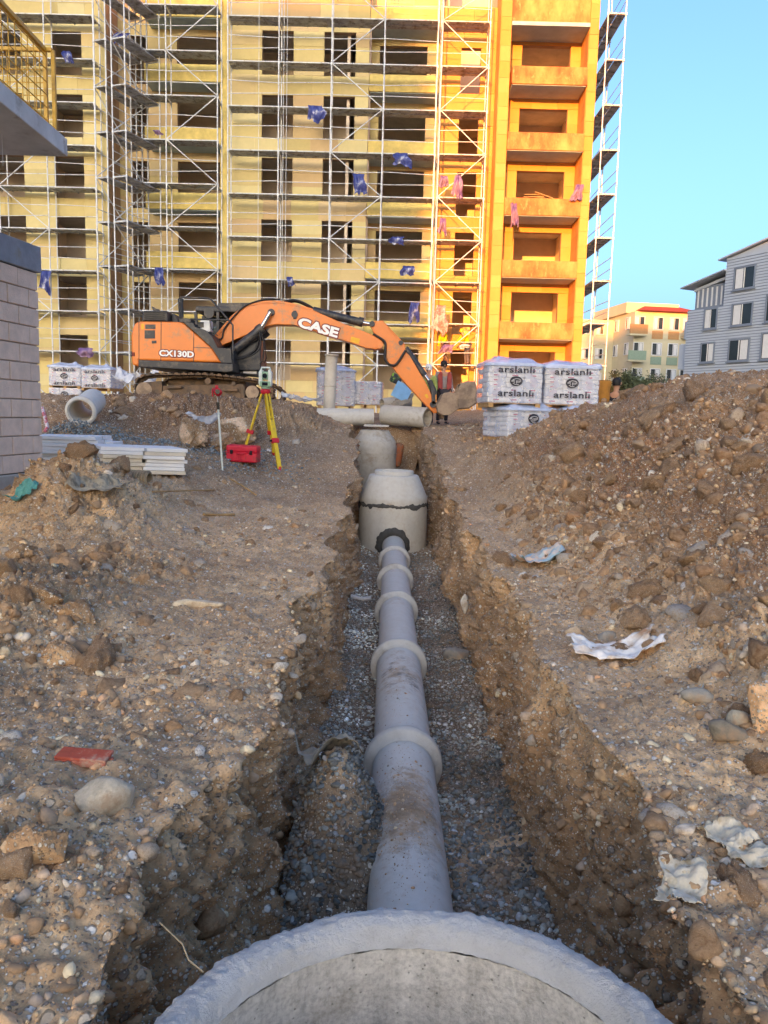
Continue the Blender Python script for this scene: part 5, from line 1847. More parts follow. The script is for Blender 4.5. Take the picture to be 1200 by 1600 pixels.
# ------------------------------------------------------------------ survey gear
M['yellow'] = simple('tripod_yellow', '#e3c02a', .45, var=.1, bstr=.05, dirt=.2, dirtcol='#a5905a')
M['red'] = simple('signal_red', '#cc2430', .4, var=.1, bstr=.05)
M['case_red'] = simple('case_red', '#d42338', .45, var=.06, bstr=.08, dirt=.1)
M['total_green'] = simple('instrument_green', '#8fb08c', .45, var=.04, bstr=.03)
M['total_white'] = simple('instrument_white', '#dfe3d2', .45, var=.04, bstr=.03)
M['lens'] = simple('lens_black', '#101214', .1, bstr=0, spec=.8)
YT_ = 14.0
hd = at(415, 610, YT_)
tp = empty('survey_tripod', (hd.x, YT_, hz(hd.x, YT_)), 'yellow wooden survey tripod with red fittings standing beside the red case', 'tripod')
MB().lathe((hd.x, YT_, hd.z-.03), [(.02, .05), (.085, .05), (.09, .03), (.09, -.01), (.07, -.04), (.02, -.04)], 24).build('tripod_head', M['red'], tp)
feet = []
for (px, py, yy) in ((438, 718, 13.55), (379, 700, 14.0), (428, 694, 14.75)):
    f = at(px, py, yy)
    f.z = max(hz(f.x, yy)-.02, -2)
    feet.append(f)
for q, f in enumerate(feet):
    top = Vector((hd.x, YT_, hd.z-.06))+(Vector((f.x-hd.x, f.y-YT_, 0)).normalized()*.07)
    d = f-top
    sd_ = d.cross(Vector((0, 0, 1))).normalized()*.03
    lg = MB()
    for s in (-1, 1):
        lg.bar(top+sd_*s, top+d*.58+sd_*s*1.3, .026, .03)
    lg.bar(top+d*.30-sd_*1.2, top+d*.30+sd_*1.2, .03, .03)
    L_ = lg.build('leg', M['yellow'], tp, .004)
    MB().bar(top+d*.34, top+d*.95, .075 if q == 0 else .045, .04).build('lower_leg', M['yellow'], L_, .006)
    MB().bar(top+d*.57, top+d*.63, .13, .075).build('clamp', M['red'], L_, .008)
    MB().cyl(top+d*.93, f, .035, .012, 10).build('foot', M['red'], L_)
    MB().cyl(top+d*.60+sd_*2, top+d*.60+sd_*3.6, .018, n=8).build('clamp_knob', M['lens'], L_)
str_ = [Vector((hd.x+.05, YT_-.02, hd.z-.1)), Vector((hd.x+.12, YT_-.1, hd.z-.35)), Vector((hd.x+.16, YT_-.15, hd.z-.55))]
MB().tube(str_, .008, 5).build('strap', M['lens'], tp)
ts0 = Vector((hd.x, YT_, hd.z+.02))
ts = empty('total_station', ts0, 'pale green total station with a round lens mounted on the tripod head', 'survey instrument')
MB().lathe(ts0, [(.01, .045), (.07, .045), (.075, .035), (.075, .005), (.06, 0), (.01, 0)], 20).build('tribrach', M['total_green'], ts)
for s in (-1, 1):
    MB().prism([(ts0.x+s*.10, ts0.z+.05), (ts0.x+s*.115, ts0.z+.10), (ts0.x+s*.115, ts0.z+.30), (ts0.x+s*.085, ts0.z+.345), (ts0.x+s*.05, ts0.z+.345), (ts0.x+s*.05, ts0.z+.05)], YT_-.08, YT_+.08).build('yoke', M['total_white'], ts, .012)
MB().box((ts0.x-.10, YT_-.085, ts0.z+.047), (ts0.x+.10, YT_+.085, ts0.z+.14)).build('body', M['total_green'], ts, .012)
tel = MB().box((ts0.x-.052, YT_-.09, ts0.z+.17), (ts0.x+.052, YT_+.10, ts0.z+.31)).build('telescope', M['total_green'], ts, .012)
MB().cyl((ts0.x, YT_-.12, ts0.z+.235), (ts0.x, YT_-.088, ts0.z+.235), .042, n=20).build('lens', M['lens'], tel)
MB().tube([(ts0.x-.085, YT_, ts0.z+.34), (ts0.x-.07, YT_, ts0.z+.385), (ts0.x+.07, YT_, ts0.z+.385), (ts0.x+.085, YT_, ts0.z+.34)], .016, 8).build('carry_handle', M['total_white'], ts)
MB().box((ts0.x-.05, YT_-.09, ts0.z+.065), (ts0.x+.05, YT_-.084, ts0.z+.12)).build('keypad', M['lens'], ts)
# range pole with prism
YP_ = 12.6
pt_, pb_ = at(339, 612, YP_), on_ground(348, 760)
pb_ = at(348, 760, YP_); pb_.z = hz(pb_.x, YP_)-.03
rp = empty('range_pole', pb_, 'slim white range pole with a red prism on top, stuck in the left bank', 'survey pole')
d = (pt_-pb_)
MB().cyl(pb_, pb_+d*.80, .016, n=10).build('pole', M['total_white'], rp)
MB().cyl(pb_, pb_+d*.02, .006, .016, n=8).build('pole_tip', M['chrome'], rp)
MB().cyl(pb_+d*.78, pb_+d*.87, .026, n=12).build('grip', M['lens'], rp, .004)
MB().cyl(pb_+d*.87, pb_+d*.93, .009, n=8).build('neck', M['chrome'], rp)
pr = MB().lathe(pt_+Vector((.005, .02, 0)), [(.01, -.06), (.055, -.055), (.06, -.02), (.06, .05), (.03, .06), (.005, .06)], 20, Matrix.Rotation(math.pi/2+.5, 3, 'X') @ Matrix.Rotation(.6, 3, 'Y')).build('prism', M['red'], rp)
MB().cyl(pt_+Vector((.02, -.05, .0)), pt_+Vector((.022, -.058, .0)), .038, n=18).build('prism_glass', M['cab_glass'], pr)
MB().obox(pt_+Vector((-.005, 0, .08)), (.05, .02, .05)).build('target', M['red'], pr, .006)
MB().tube([pt_+Vector((-.07, 0, -.08)), pt_+Vector((-.075, 0, .02)), pt_+Vector((-.06, 0, .06))], .012, 6).build('fork', M['red'], pr)
# red case
cc_ = at(380, 714, 13.6)
cz = hz(cc_.x, 13.6)+.0
cs = empty('equipment_case', (cc_.x, 13.6, cz), 'bright red plastic equipment case lying left of the tripod', 'case')
Rz_ = Matrix.Rotation(-.05, 3, 'Z') @ Matrix.Rotation(.03, 3, 'Y')
C0 = Vector((cc_.x, 13.6, cz))
MB().obox(C0+Rz_ @ Vector((0, 0, .085)), (.55, .34, .17), Rz_).build('case_base', M['case_red'], cs, .03, 3)
lid = MB().obox(C0+Rz_ @ Vector((0, 0, .235)), (.55, .34, .12), Rz_).build('case_lid', M['case_red'], cs, .035, 3)
MB().obox(C0+Rz_ @ Vector((0, 0, .174)), (.57, .36, .014), Rz_).build('seam_rim', M['case_red'], cs, .004)
for s in (-.17, .17):
    MB().obox(C0+Rz_ @ Vector((s, -.178, .175)), (.05, .022, .07), Rz_).build('latch', M['lens'], cs, .006)
for s in (-.1, 0, .1):
    MB().obox(C0+Rz_ @ Vector((s*.8, -.172, .09)), (.028, .012, .12), Rz_).build('rib', M['case_red'], cs, .005)
    MB().obox(C0+Rz_ @ Vector((s*1.9, 0, .297)), (.05, .26, .012), Rz_).build('rib', M['case_red'], lid, .005)
MB().tube([C0+Rz_ @ Vector((-.07, -.17, .145)), C0+Rz_ @ Vector((-.06, -.215, .15)), C0+Rz_ @ Vector((.06, -.215, .15)), C0+Rz_ @ Vector((.07, -.17, .145))], .013, 7).build('case_handle', M['case_red'], cs)

# ------------------------------------------------------------------ pallets of bagged material
M['bag'] = simple('paper_bag', '#e0d9ce', .8, var=.12, scale=5, bstr=.35, bdist=.01, grain=18)
M['bag_print'] = simple('red_bag_print', '#c2525a', .8, var=.3, scale=30, bstr=0)
M['print_dark'] = simple('dark_wrap_print', '#2c2a30', .6, var=.1, bstr=0)
M['print_light'] = simple('pale_wrap_print', '#c9c4c0', .6, var=.1, bstr=0)
def wrap_material(name, tint, trans):
    m, t, b = newmat(name)
    co = N(t, 'ShaderNodeTexCoord').outputs['Object']
    b.inputs['Base Color'].default_value = lin(tint)
    b.inputs['Roughness'].default_value = .22
    bump(t, b, noise(t, co, 14, 5, .6), .5, .02)
    tr = N(t, 'ShaderNodeBsdfTransparent')
    ms = N(t, 'ShaderNodeMixShader')
    f = ramp(t, noise(t, co, 4, 5, .6), [(.35, g(trans)), (.65, g(trans-.22))])
    t.links.new(f, ms.inputs[0])
    t.links.new(b.outputs[0], ms.inputs[1])
    t.links.new(tr.outputs[0], ms.inputs[2])
    t.links.new(ms.outputs[0], t.nodes['Material Output'].inputs['Surface'])
    return m
M['wrap'] = wrap_material('stretch_film', '#c6d3ea', .78)
M['hood'] = wrap_material('crumpled_film_hood', '#c3d1ea', .36)
def bag_mesh(w, d, h, name='bag'):
    bm = bmesh.new()
    bmesh.ops.create_cube(bm, size=1)
    bmesh.ops.scale(bm, vec=(w, d, h), verts=bm.verts)
    bmesh.ops.bevel(bm, geom=list(bm.edges), offset=h*.28, segments=2, affect='EDGES', profile=.6)
    me = bpy.data.meshes.new(name)
    bm.to_mesh(me)
    bm.free()
    for p_ in me.polygons: p_.use_smooth = True
    b0 = len(me.vertices)
    me.materials.append(M['bag'])
    me.materials.append(M['bag_print'])
    # a small printed line on the front
    bm = bmesh.new()
    bm.from_mesh(me)
    for (x0, x1) in ((-.2, .12),):
        vs = [bm.verts.new((x*w, -d/2-.003, z*h)) for x, z in ((x0, -.12), (x1, -.12), (x1, .12), (x0, .12))]
        f = bm.faces.new(vs)
        f.material_index = 1
    bm.to_mesh(me)
    bm.free()
    return me
BW, BD, BH = .37, .50, .098
BAGM = [bag_mesh(BW*1.02, BD, BH*1.05) for _ in range(2)]
def bag_pallet(loc, yaw, label, courses=8, group='pallets of printed cement bags', marks=True, hood=True, pallet=True):
    T = empty('bag_pallet', loc, label, 'pallet', group)
    T.rotation_euler = (0, 0, yaw)
    base = .13 if pallet else 0
    W, D = BW*3, BD*2
    def put(mb, name, mat, bevel=0, par=None):
        o = mb.build(name, mat, None, bevel, center=False)     # built round the origin
        o.parent = par or T
        return o
    if pallet:
        for x in (-W/2+.07, 0, W/2-.07):
            put(MB().box((x-.05, -D/2, .022), (x+.05, D/2, .10)), 'pallet_block', M['timber'])
        for q in range(6):
            y = -D/2+.05+q*(D-.1)/5
            put(MB().box((-W/2, y-.045, .103), (W/2, y+.045, .125)), 'pallet_board', M['timber'])
    r = random.Random(int(loc[0]*100))
    for k in range(courses):
        z = base+BH*(k+.5)
        sh = (k % 2)*.5
        lay = [(-1, 0), (0, 0), (1, 0), (-1, 1), (0, 1), (1, 1)] if k % 2 == 0 else [(-1.25, 0), (-.25, 0), (.75, 0), (-.75, 1), (.25, 1), (1.25, 1)]
        for i, j in lay:
            o = bpy.data.objects.new('bag', BAGM[0])
            xx = max(-1, min(1, i))*BW
            if k % 2 and j == 0:
                xx = (-1.0, 0.0, 1.0)[lay.index((i, j))]*BW
            o.location = (xx+r.uniform(-.01, .01), (j-.5)*BD+r.uniform(-.008, .008), z)
            o.rotation_euler = (r.uniform(-.01, .01), r.uniform(-.015, .015), r.uniform(-.02, .02)+(math.pi if r.random() < .3 and j == 1 else 0))
            link(o, T)
    H = base+BH*courses
    # stretch film and its gathered hood
    def film(name, z0, z1, mat, seed, top):
        n, m = 72, 12
        V, F = [], []
        for j in range(m+1):
            s = j/m
            z = z0+(z1-z0)*s
            k = 1.0
            if top:
                k = 1.03-.85*max(0, s-.3)**1.15
                z = z0+(z1-z0)*(s**.8)
            for i in range(n):
                a = 2*math.pi*i/n
                c_, s_ = math.cos(a), math.sin(a)
                e = .22
                x = (W/2+.03)*math.copysign(abs(c_)**e, c_)*k
                y = (D/2+.03)*math.copysign(abs(s_)**e, s_)*k
                V.append((x, y, z))
        V = np.array(V)
        dn = (1-2.4*np.abs(NZ(V+seed, 3.2)))*.016+.012*NZ2(V+seed, 9)
        d_ = V.copy(); d_[:, 2] = 0; d_ /= np.linalg.norm(d_, axis=1)[:, None]
        V = V+d_*(np.maximum(dn, -.006) if not top else dn*2.2)[:, None]
        if top:
            ss = np.repeat(np.linspace(0, 1, m+1), n)
            V[:, 2] += ss*(.16*NZ(V+seed*2, 2.6)+.09*NZ2(V+seed, 6))
        for j in range(m):
            for i in range(n):
                k2 = (i+1) % n
                F.append((j*n+i, j*n+k2, (j+1)*n+k2, (j+1)*n+i))
        if top:
            c0 = len(V)
            V = np.concatenate([V, [[.05, 0, V[-n:, 2].mean()+.02]]])
            me = bpy.data.meshes.new(name)
            me.from_pydata(V.tolist(), [], [tuple(f) for f in F]+[(m*n+i, m*n+(i+1) % n, c0) for i in range(n)])
            for p_ in me.polygons: p_.use_smooth = True
            me.materials.append(M[mat])
        else:
            me = np_mesh(name, V, F, M[mat], True)
        return link(bpy.data.objects.new(name, me), T)
    w_ = film('plastic_wrap', base-.02, H-.02, 'wrap', loc[0], False)
    if hood:
        film('plastic_hood', H-.06, H+.09, 'hood', loc[1]+3, True)
    if marks:
        yf = -D/2-.058
        def word(z, w_, h_=.13):
            o = writing('arslanl\u0131', .2, (0, 0, 0), M['print_dark'], None, (math.pi/2, 0, 0), .003, .001, 1.05, w_, h_, 'wrap_lettering')
            o.location = (.0, yf, z)
            o.parent = T
        def emblem(z, r_=.115):
            e = MB()
            e.lathe((0, 0, 0), [(.001, 0), (r_, 0)], 28, Matrix.Rotation(math.pi/2, 3, 'X') @ Matrix.Diagonal((1.15, .85, 1)))
            o = e.build('emblem', M['print_dark'], center=False)
            o.location = (0, yf+.001, z)
            o.parent = T
            s_ = MB()
            R_ = r_
            for q in range(4):
                x = R_*(-.02+.25*q)
                s_.tube([(x, 0, R_*.12), (x+.005, 0, -.05*R_), (x+.01, 0, -.45*R_+.1*q*R_)], .008, 5)
            s_.tube([(-.85*R_, 0, 0), (-.5*R_, 0, .28*R_), (0, 0, .42*R_), (.5*R_, 0, .36*R_), (.85*R_, 0, .15*R_)], .007, 5)
            s_.tube([(-.85*R_, 0, -.05*R_), (-.4*R_, 0, -.02*R_), (-.25*R_, 0, -.3*R_), (-.6*R_, 0, -.35*R_), (-.2*R_, 0, -.6*R_), (.4*R_, 0, -.62*R_)], .007, 5)
            s_.tube([(-.55*R_, 0, .12*R_), (-.3*R_, 0, .12*R_)], .007, 5)
            k_ = s_.build('emblem_lines', M['print_light'], center=False)
            k_.location = Vector((0, -.004, 0))
            k_.parent = o
        if marks == 'low':
            emblem(H-.22)
            word(H-.48, .74)
        else:
            word(H-.13, .74)
            emblem(H-.36)
            word(H-.60, .74)
    return T
# pallets on the right, two on two
def pal(px, py, Y, yaw, label, dz=None, **k):
    p = at(px, py, Y)
    return bag_pallet((p.x, Y, p.z if dz is None else dz), yaw, label, **k)
pal(808, 691, 16.2, .42, 'lower left bag pallet behind the soil heap, film bulging left', courses=6, marks='low')
zl = at(808, 691, 16.2).z+.13+6*BH-.03
pal(908, 684, 16.5, .10, 'lower right bag pallet mostly hidden by the soil heap', courses=6, marks=False, dz=zl-.13-6*BH+.03)
pal(794, 632, 16.25, .10, 'upper left bag pallet behind the soil heap with two printed words', courses=8, dz=zl)
pal(884, 632, 16.55, -.03, 'upper right bag pallet with a peaked blue film hood', courses=8, dz=zl)
# pallets behind the dark soil on the left
GL = 'white bag pallets behind the dark soil'
pal(110, 634, 28.0, .05, 'lower white bag pallet behind the dark soil near the block wall', courses=5, group=GL, hood=False, marks='low')
z_ = at(110, 634, 28.0).z+.13+5*BH-.04
pal(110, 608, 28.0, .02, 'upper white bag pallet stacked next to the block wall', courses=7, group=GL, dz=z_)
pal(160, 612, 28.0, -.12, 'white bag pallet under a loose film peak, right of the stacked pair', courses=7, group=GL)
pal(524, 640, 24.0, .1, 'untidy pallet of white bags right behind the standing grey pipe', courses=11, group='white bag pallets beyond the trench end', marks=False)
pal(568, 638, 24.2, -.05, 'low pale blue wrapped bag pallet right of the standing grey pipe', courses=7, group='white bag pallets beyond the trench end', marks=False, hood=False)
pf = at(214, 606, 22.8)
ground_sheet(Vector((pf.x, 22.8, hz(pf.x, 22.8))), 1.1, .7, 'film_white', 97, 'heap of white film under the tail of the orange machine', 'plastic_rubbish', 'plastic sheet', .25, 0, .3, .45)
lv_ = at(619, 592, 24.5)
tag(MB().obox(lv_, (.36, .12, .30), Matrix.Rotation(.4, 3, 'Y')).build('work_vest', sheet_mat('dark_vest', ['#22262c', '#2d3138', '#9fce3a'], 0, .8, 9), None, .05, 3), 'dark vest with a lime stripe hanging behind the arm', 'vest')

# ------------------------------------------------------------------ stacks of white boards
M['foam'] = simple('white_foam', '#ebe9e4', .75, var=.06, scale=3, bstr=.15, grain=30, dirt=.12, dirtcol='#b3a890')
M['foam_cream'] = simple('cream_foam_edge', '#ddd0b8', .8, var=.1, scale=3, bstr=.15, dirt=.2, dirtcol='#a59274')
def board_stack(c, yaw, n, sx, sy, t, label, seed, mat='foam', tilt=0):
    r = random.Random(seed)
    T = empty('board_stack', c, label, 'board stack', 'stacks of white boards')
    T.rotation_euler = (0, tilt, yaw)
    for k in range(n):
        for h_ in range(2 if sx > 1 else 1):
            w = sx/(2 if sx > 1 else 1)
            m_ = M['foam_cream'] if (mat == 'mix' and k < n-1 and r.random() < .65) else M['foam']
            o = MB().box((-w/2+.004, -sy/2, 0), (w/2-.004, sy/2, t*.94)).build('foam_panel', m_, None, .005, 1, center=False)
            o.parent = T
            o.location = (-sx/2+w*(h_+.5)+r.uniform(-.02, .02), r.uniform(-.04, .04), k*t)
            o.rotation_euler = (0, 0, r.uniform(-.035, .035))
    return T
p = at(118, 716, 11.6)
board_stack((p.x-.1, 11.7, hz(p.x, 11.3)-.06), .10, 9, 1.0, .85, .052, 'rear stack of white foam boards against the block wall', 1)
p = at(168, 706, 12.0)
board_stack((p.x-.12, 12.0, hz(p.x, 11.9)-.1), .06, 8, .62, .5, .052, 'small stack of white foam boards between the rear and front stacks', 2)
p = at(212, 742, 10.9)
board_stack((p.x, 11.0, hz(p.x, 10.6)-.05), .48, 7, 1.15, .95, .052, 'front stack of white foam boards with cream edges behind the ribbed pipe', 3, 'mix', .03)
# ribbed pipe piece
a, b = at(180, 741, 9.9), at(234, 744, 9.8)
z_ = hz((a.x+b.x)/2, 9.85)+.05
prof, L_ = [], (Vector((b.x, 9.8, 0))-Vector((a.x, 9.9, 0))).length
nr = 13
for i in range(nr):
    y = i*L_/nr
    prof += [(.085, y), (.105, y+.2*L_/nr), (.105, y+.6*L_/nr), (.085, y+.8*L_/nr)]
prof += [(.085, L_), (.075, L_), (.075, 0), (.085, 0)]
d = (Vector((b.x, 9.8, 0))-Vector((a.x, 9.9, 0))).normalized()
aa = d.cross(Vector((0, 0, 1)))
tag(MB().lathe((a.x, 9.9, z_), prof, 24, Matrix((aa, d.cross(aa), d)).transposed(), smooth=False).build('ribbed_pipe', simple('dusty_ribbed_plastic', '#7f7460', .8, var=.25, scale=6, dirt=.7, dirtcol='#b39a78')), 'short earth covered ribbed pipe in front of the white board stack', 'pipe')

# ------------------------------------------------------------------ unfinished house on the left: block wall, beam, balcony slab and rail
M['block'] = simple('pumice_block', '#e8ccb6', .95, var=.14, scale=5, bstr=.7, bdist=.012, grain=55)
M['joint'] = simple('block_mortar', '#b8a698', .95, var=.15, scale=8, bstr=.5)
M['beam'] = simple('cast_beam', '#8d9096', .85, var=.25, scale=2.5, bstr=.4, grain=18, dirt=.2, dirtcol='#8f8a80')
M['slab_face'] = simple('balcony_concrete', '#c2c2c0', .85, var=.2, scale=2.5, bstr=.4, grain=18, dirt=.15, dirtcol='#9a958c')
M['ochre'] = simple('yellow_rail_paint', '#c79a34', .5, var=.2, scale=5, bstr=.1, dirt=.3, dirtcol='#8a6a34')
EH = at(68, 735, 9.5)
hw = math.radians(8)
du_ = Vector((math.sin(hw), math.cos(hw), 0))
dn_ = Vector((du_.y, -du_.x, 0))
zb_, zt_ = EH.z, at(66, 427, 9.5).z
zbm = at(66, 386, 9.5).z
house = empty('unfinished_house', (EH.x, 9.0, hz(EH.x, 9.0)), 'unfinished house with a bare block wall and a cantilevered balcony slab at the left edge', 'building')
MX = Matrix((du_, dn_, Vector((0, 0, 1)))).transposed()
rows = 11
bh = (zt_-zb_)/rows
E0 = Vector((EH.x, 9.5, 0))
MB().obox(E0-du_*1.6-dn_*.11+Vector((0, 0, (zb_+zt_)/2)), (3.16, .17, zt_-zb_-.01), MX).build('mortar', M['joint'], house)
for k in range(rows):
    x = 0
    first = True
    while x < 3.1:
        w = .40 if not (first and k % 2) else .20
        first = False
        c = E0-du_*(x+w/2)-dn_*(.10+random.uniform(-.004, .004))+Vector((0, 0, zb_+bh*(k+.5)))
        MB().obox(c, (w-.012, .20, bh-.014), MX @ Matrix.Rotation(random.uniform(-.006, .006), 3, 'Y')).build('block', M['block'], house, .006, 1)
        x += w
# end return of the wall, going left
for k in range(rows):
    for q in range(4):
        c = E0-du_*.10-dn_*(.205+.4*q+.2)+Vector((0, 0, zb_+bh*(k+.5)))
        MB().obox(c, (.19, .388, bh-.014), MX).build('block', M['block'], house, .006, 1)
MB().obox(E0-du_*1.55-dn_*.1+Vector((0, 0, (zt_+zbm)/2+.004)), (3.2, .25, zbm-zt_), MX).build('beam', M['beam'], house, .012)
MB().obox(E0-du_*1.5-dn_*.12+Vector((0, 0, zb_-.25)), (3.15, .34, .49), MX).build('footing', M['conc_old'], house, .01)
sc_ = at(106, 245, 7.9)
sl = MB()
S0, S1 = (sc_.x-5.5, 2.2, sc_.z), (sc_.x, 7.9, sc_.z+.165)
slab_o = sl.box(S0, S1).build('balcony_slab', M['slab_face'], house, .008)
MB().box((S0[0], 2.25, S1[2]+.004), (sc_.x-.06, 7.84, S1[2]+.05)).build('edge_board', M['ochre'], slab_o)
MB().box((sc_.x-2.6, 5.4, hz(sc_.x-2.5, 5.5)-.3), (sc_.x-2.3, 5.7, sc_.z-.003)).build('column', M['beam'], house, .01)
MB().box((sc_.x-2.6, 2.4, hz(sc_.x-2.5, 2.5)-.3), (sc_.x-2.3, 2.7, sc_.z-.003)).build('column', M['beam'], house, .01)
rail_ = MB()
zr0 = S1[2]+.05
zr1 = at(80, 75, 7.7).z
xr = sc_.x-.13
yr = 7.74
R_ = MB().bar((xr, 2.3, zr1), (xr, yr, zr1), .04, .04).build('top_rail', M['ochre'], slab_o, .004)
MB().bar((S0[0], yr, zr1), (xr+.07, yr, zr1), .035, .035).build('top_rail', M['ochre'], slab_o, .004)
for (x, y) in ((xr, yr), (xr+.075, yr+.01), (xr, 5.0), (xr-1.6, yr)):
    MB().bar((x, y, zr0-.04), (x, y, zr1), .035, .035).build('post', M['ochre'], slab_o, .004)
nb_ = 0
for k in range(26):
    y = yr-.12*(k+1)
    if y < 4.6: break
    MB().cyl((xr, y, zr0-.02), (xr, y, zr1), .0055, n=5).build('bar', M['ochre'], slab_o)
for k in range(6):
    z = zr0+(zr1-zr0)*(k+.5)/6
    MB().cyl((xr+.012, 2.3, z), (xr+.012, yr, z), .0055, n=5).build('bar', M['ochre'], slab_o)
    MB().cyl((xr-2.4, yr+.012, z), (xr, yr+.012, z), .0055, n=5).build('bar', M['ochre'], slab_o)
for k in range(14):
    x = xr-.09*(k+1)
    MB().cyl((x, yr, zr0-.02), (x, yr, zr1), .0055, n=5).build('bar', M['ochre'], slab_o)
MB().cyl((sc_.x-.35, 7.3, sc_.z-.28), (sc_.x-.35, 7.3, sc_.z), .003, n=5).build('rebar_wire', M['galv'], slab_o)
# barrier tape and net at the wall foot
tp_ = at(72, 655, 12.2)
tape = MB().tube([tp_+Vector((-.1, .1, .18)), tp_+Vector((-.02, 0, .05)), tp_+Vector((.03, -.03, -.12)), tp_+Vector((0, -.06, -.2))], .03, 4)
tag(tape.build('barrier_tape', sheet_mat('red_white_tape', ['#d8323f', '#f0ece8', '#d8323f', '#f0ece8'], 0, .5, 12)), 'knotted red and white tape hanging beside the block wall', 'tape')
ground_sheet(on_ground(34, 786), .26, .2, 'net', 88, 'teal net crumpled at the foot of the block wall', 'safety_net', 'net', .03, .9, .35, .06) if 'net' in M else None

# ------------------------------------------------------------------ people
M['skin'] = simple('skin', '#b98a6c', .55, var=.06, bstr=0)
M['hair'] = simple('black_hair', '#15120f', .6, var=.2, bstr=.3)
def skin_mesh(name, pts, edges, rad, mat, parent, sub=2):
    me = bpy.data.meshes.new(name)
    me.from_pydata([tuple(p) for p in pts], edges, [])
    o = bpy.data.objects.new(name, me)
    COL.objects.link(o)
    o.modifiers.new('skin', 'SKIN')
    if not me.skin_vertices:
        me.attributes.new('skin_vertex', 'FLOAT', 'POINT')
    for i, r in enumerate(rad):
        rr = r if isinstance(r, tuple) else (r, r)
        me.skin_vertices[0].data[i].radius = rr
        me.skin_vertices[0].data[i].use_root = (i == 0)
    s = o.modifiers.new('sub', 'SUBSURF')
    s.levels = s.render_levels = sub
    dg = bpy.context.evaluated_depsgraph_get()
    nm = bpy.data.meshes.new_from_object(o.evaluated_get(dg))
    bpy.data.objects.remove(o)
    nm.materials.clear()
    nm.materials.append(mat)
    for p_ in nm.polygons: p_.use_smooth = True
    return link(bpy.data.objects.new(name, nm), parent)
def person(loc, yaw, label, top, trousers, pose=None, hair='hair', helmet=None, vest=None, h=1.75, group=None):
    T = empty('person', loc, label, 'person', group)
    T.rotation_euler = (0, 0, yaw)
    J = dict(pel=(0, 0, .96), spi=(0, 0, 1.16), che=(0, 0, 1.36), nec=(0, 0, 1.50), hed=(0, -.015, 1.60), hed2=(0, -.01, 1.70),
             sL=(.18, 0, 1.42), eL=(.24, .02, 1.14), wL=(.26, -.08, .90), hL=(.26, -.11, .82),
             sR=(-.18, 0, 1.42), eR=(-.24, .02, 1.14), wR=(-.26, -.08, .90), hR=(-.26, -.11, .82),
             tL=(.10, 0, .92), kL=(.11, -.02, .50), aL=(.12, .02, .09), fL=(.13, -.15, .04),
             tR=(-.10, 0, .92), kR=(-.11, -.02, .50), aR=(-.12, .02, .09), fR=(-.13, -.15, .04))
    J.update(pose or {})
    k = h/1.75
    J = {a: Vector(b)*k for a, b in J.items()}
    R = dict(pel=(.15, .10), spi=(.14, .10), che=(.16, .11), nec=.055, hed=.085, hed2=.085, sL=.065, eL=.042, wL=.03, hL=.032, sR=.065, eR=.042, wR=.03, hR=.032,
             tL=.085, kL=.058, aL=.042, fL=.035, tR=.085, kR=.058, aR=.042, fR=.035)
    E = [('pel', 'spi'), ('spi', 'che'), ('che', 'nec'), ('nec', 'hed'), ('hed', 'hed2'), ('che', 'sL'), ('sL', 'eL'), ('eL', 'wL'), ('wL', 'hL'), ('che', 'sR'), ('sR', 'eR'), ('eR', 'wR'), ('wR', 'hR'),
         ('pel', 'tL'), ('tL', 'kL'), ('kL', 'aL'), ('aL', 'fL'), ('pel', 'tR'), ('tR', 'kR'), ('kR', 'aR'), ('aR', 'fR')]
    def sub(name, keys, sc, mat, add=.0):
        ix = {a: i for i, a in enumerate(keys)}
        ed = [(ix[a], ix[b]) for a, b in E if a in ix and b in ix]
        rad = []
        for a in keys:
            r = R[a] if isinstance(R[a], tuple) else (R[a], R[a])
            rad.append(tuple((q*sc+add)*k for q in r))
        return skin_mesh(name, [J[a] for a in keys], ed, rad, mat, T)
    body = sub('body', list(J.keys()), .92, M['skin'])
    sub('shirt', ['che', 'spi', 'pel', 'sL', 'eL', 'wL', 'sR', 'eR', 'wR'], 1.06, top, .012)
    sub('trousers', ['pel', 'tL', 'kL', 'aL', 'tR', 'kR', 'aR'], 1.08, trousers, .012)
    for a, b in (('aL', 'fL'), ('aR', 'fR')):
        MBs = skin_mesh('boot', [J[a]+Vector((0, .03, -.03)), J[b]], [(0, 1)], [(.055*k, .055*k), (.045*k, .04*k)], M['hose'], T, 2)
    hd_ = J['hed2']
    f = MB()
    f.lathe(hd_+Vector((0, .012, -.03))*k, [(.001, .13), (.05, .122), (.085, .09), (.098, .04), (.098, -.01), (.09, -.05)], 14)
    f.build('helmet' if helmet else 'hair', helmet or M[hair], None, center=False).parent = T
    nose = MB().cyl(hd_+Vector((0, -.088, -.03))*k, hd_+Vector((0, -.105, -.065))*k, .009*k, .017*k, 6)
    nose.build('nose', M['skin'], None, center=False).parent = T
    ey = MB()
    for s in (-1, 1):
        ey.obox(hd_+Vector((s*.034, -.088, -.022))*k, (.022*k, .012*k, .01*k))
        ey.obox(hd_+Vector((s*.034, -.090, -.005))*k, (.034*k, .01*k, .007*k))
    ey.obox(hd_+Vector((0, -.088, -.092))*k, (.045*k, .012*k, .01*k))
    ey.build('face_features', M['hair'], None, center=False).parent = T
    ea = MB()
    for s in (-1, 1):
        ea.obox(hd_+Vector((s*.092, 0, -.03))*k, (.02*k, .035*k, .06*k))
    ea.build('ears', M['skin'], None, .01, center=False).parent = T
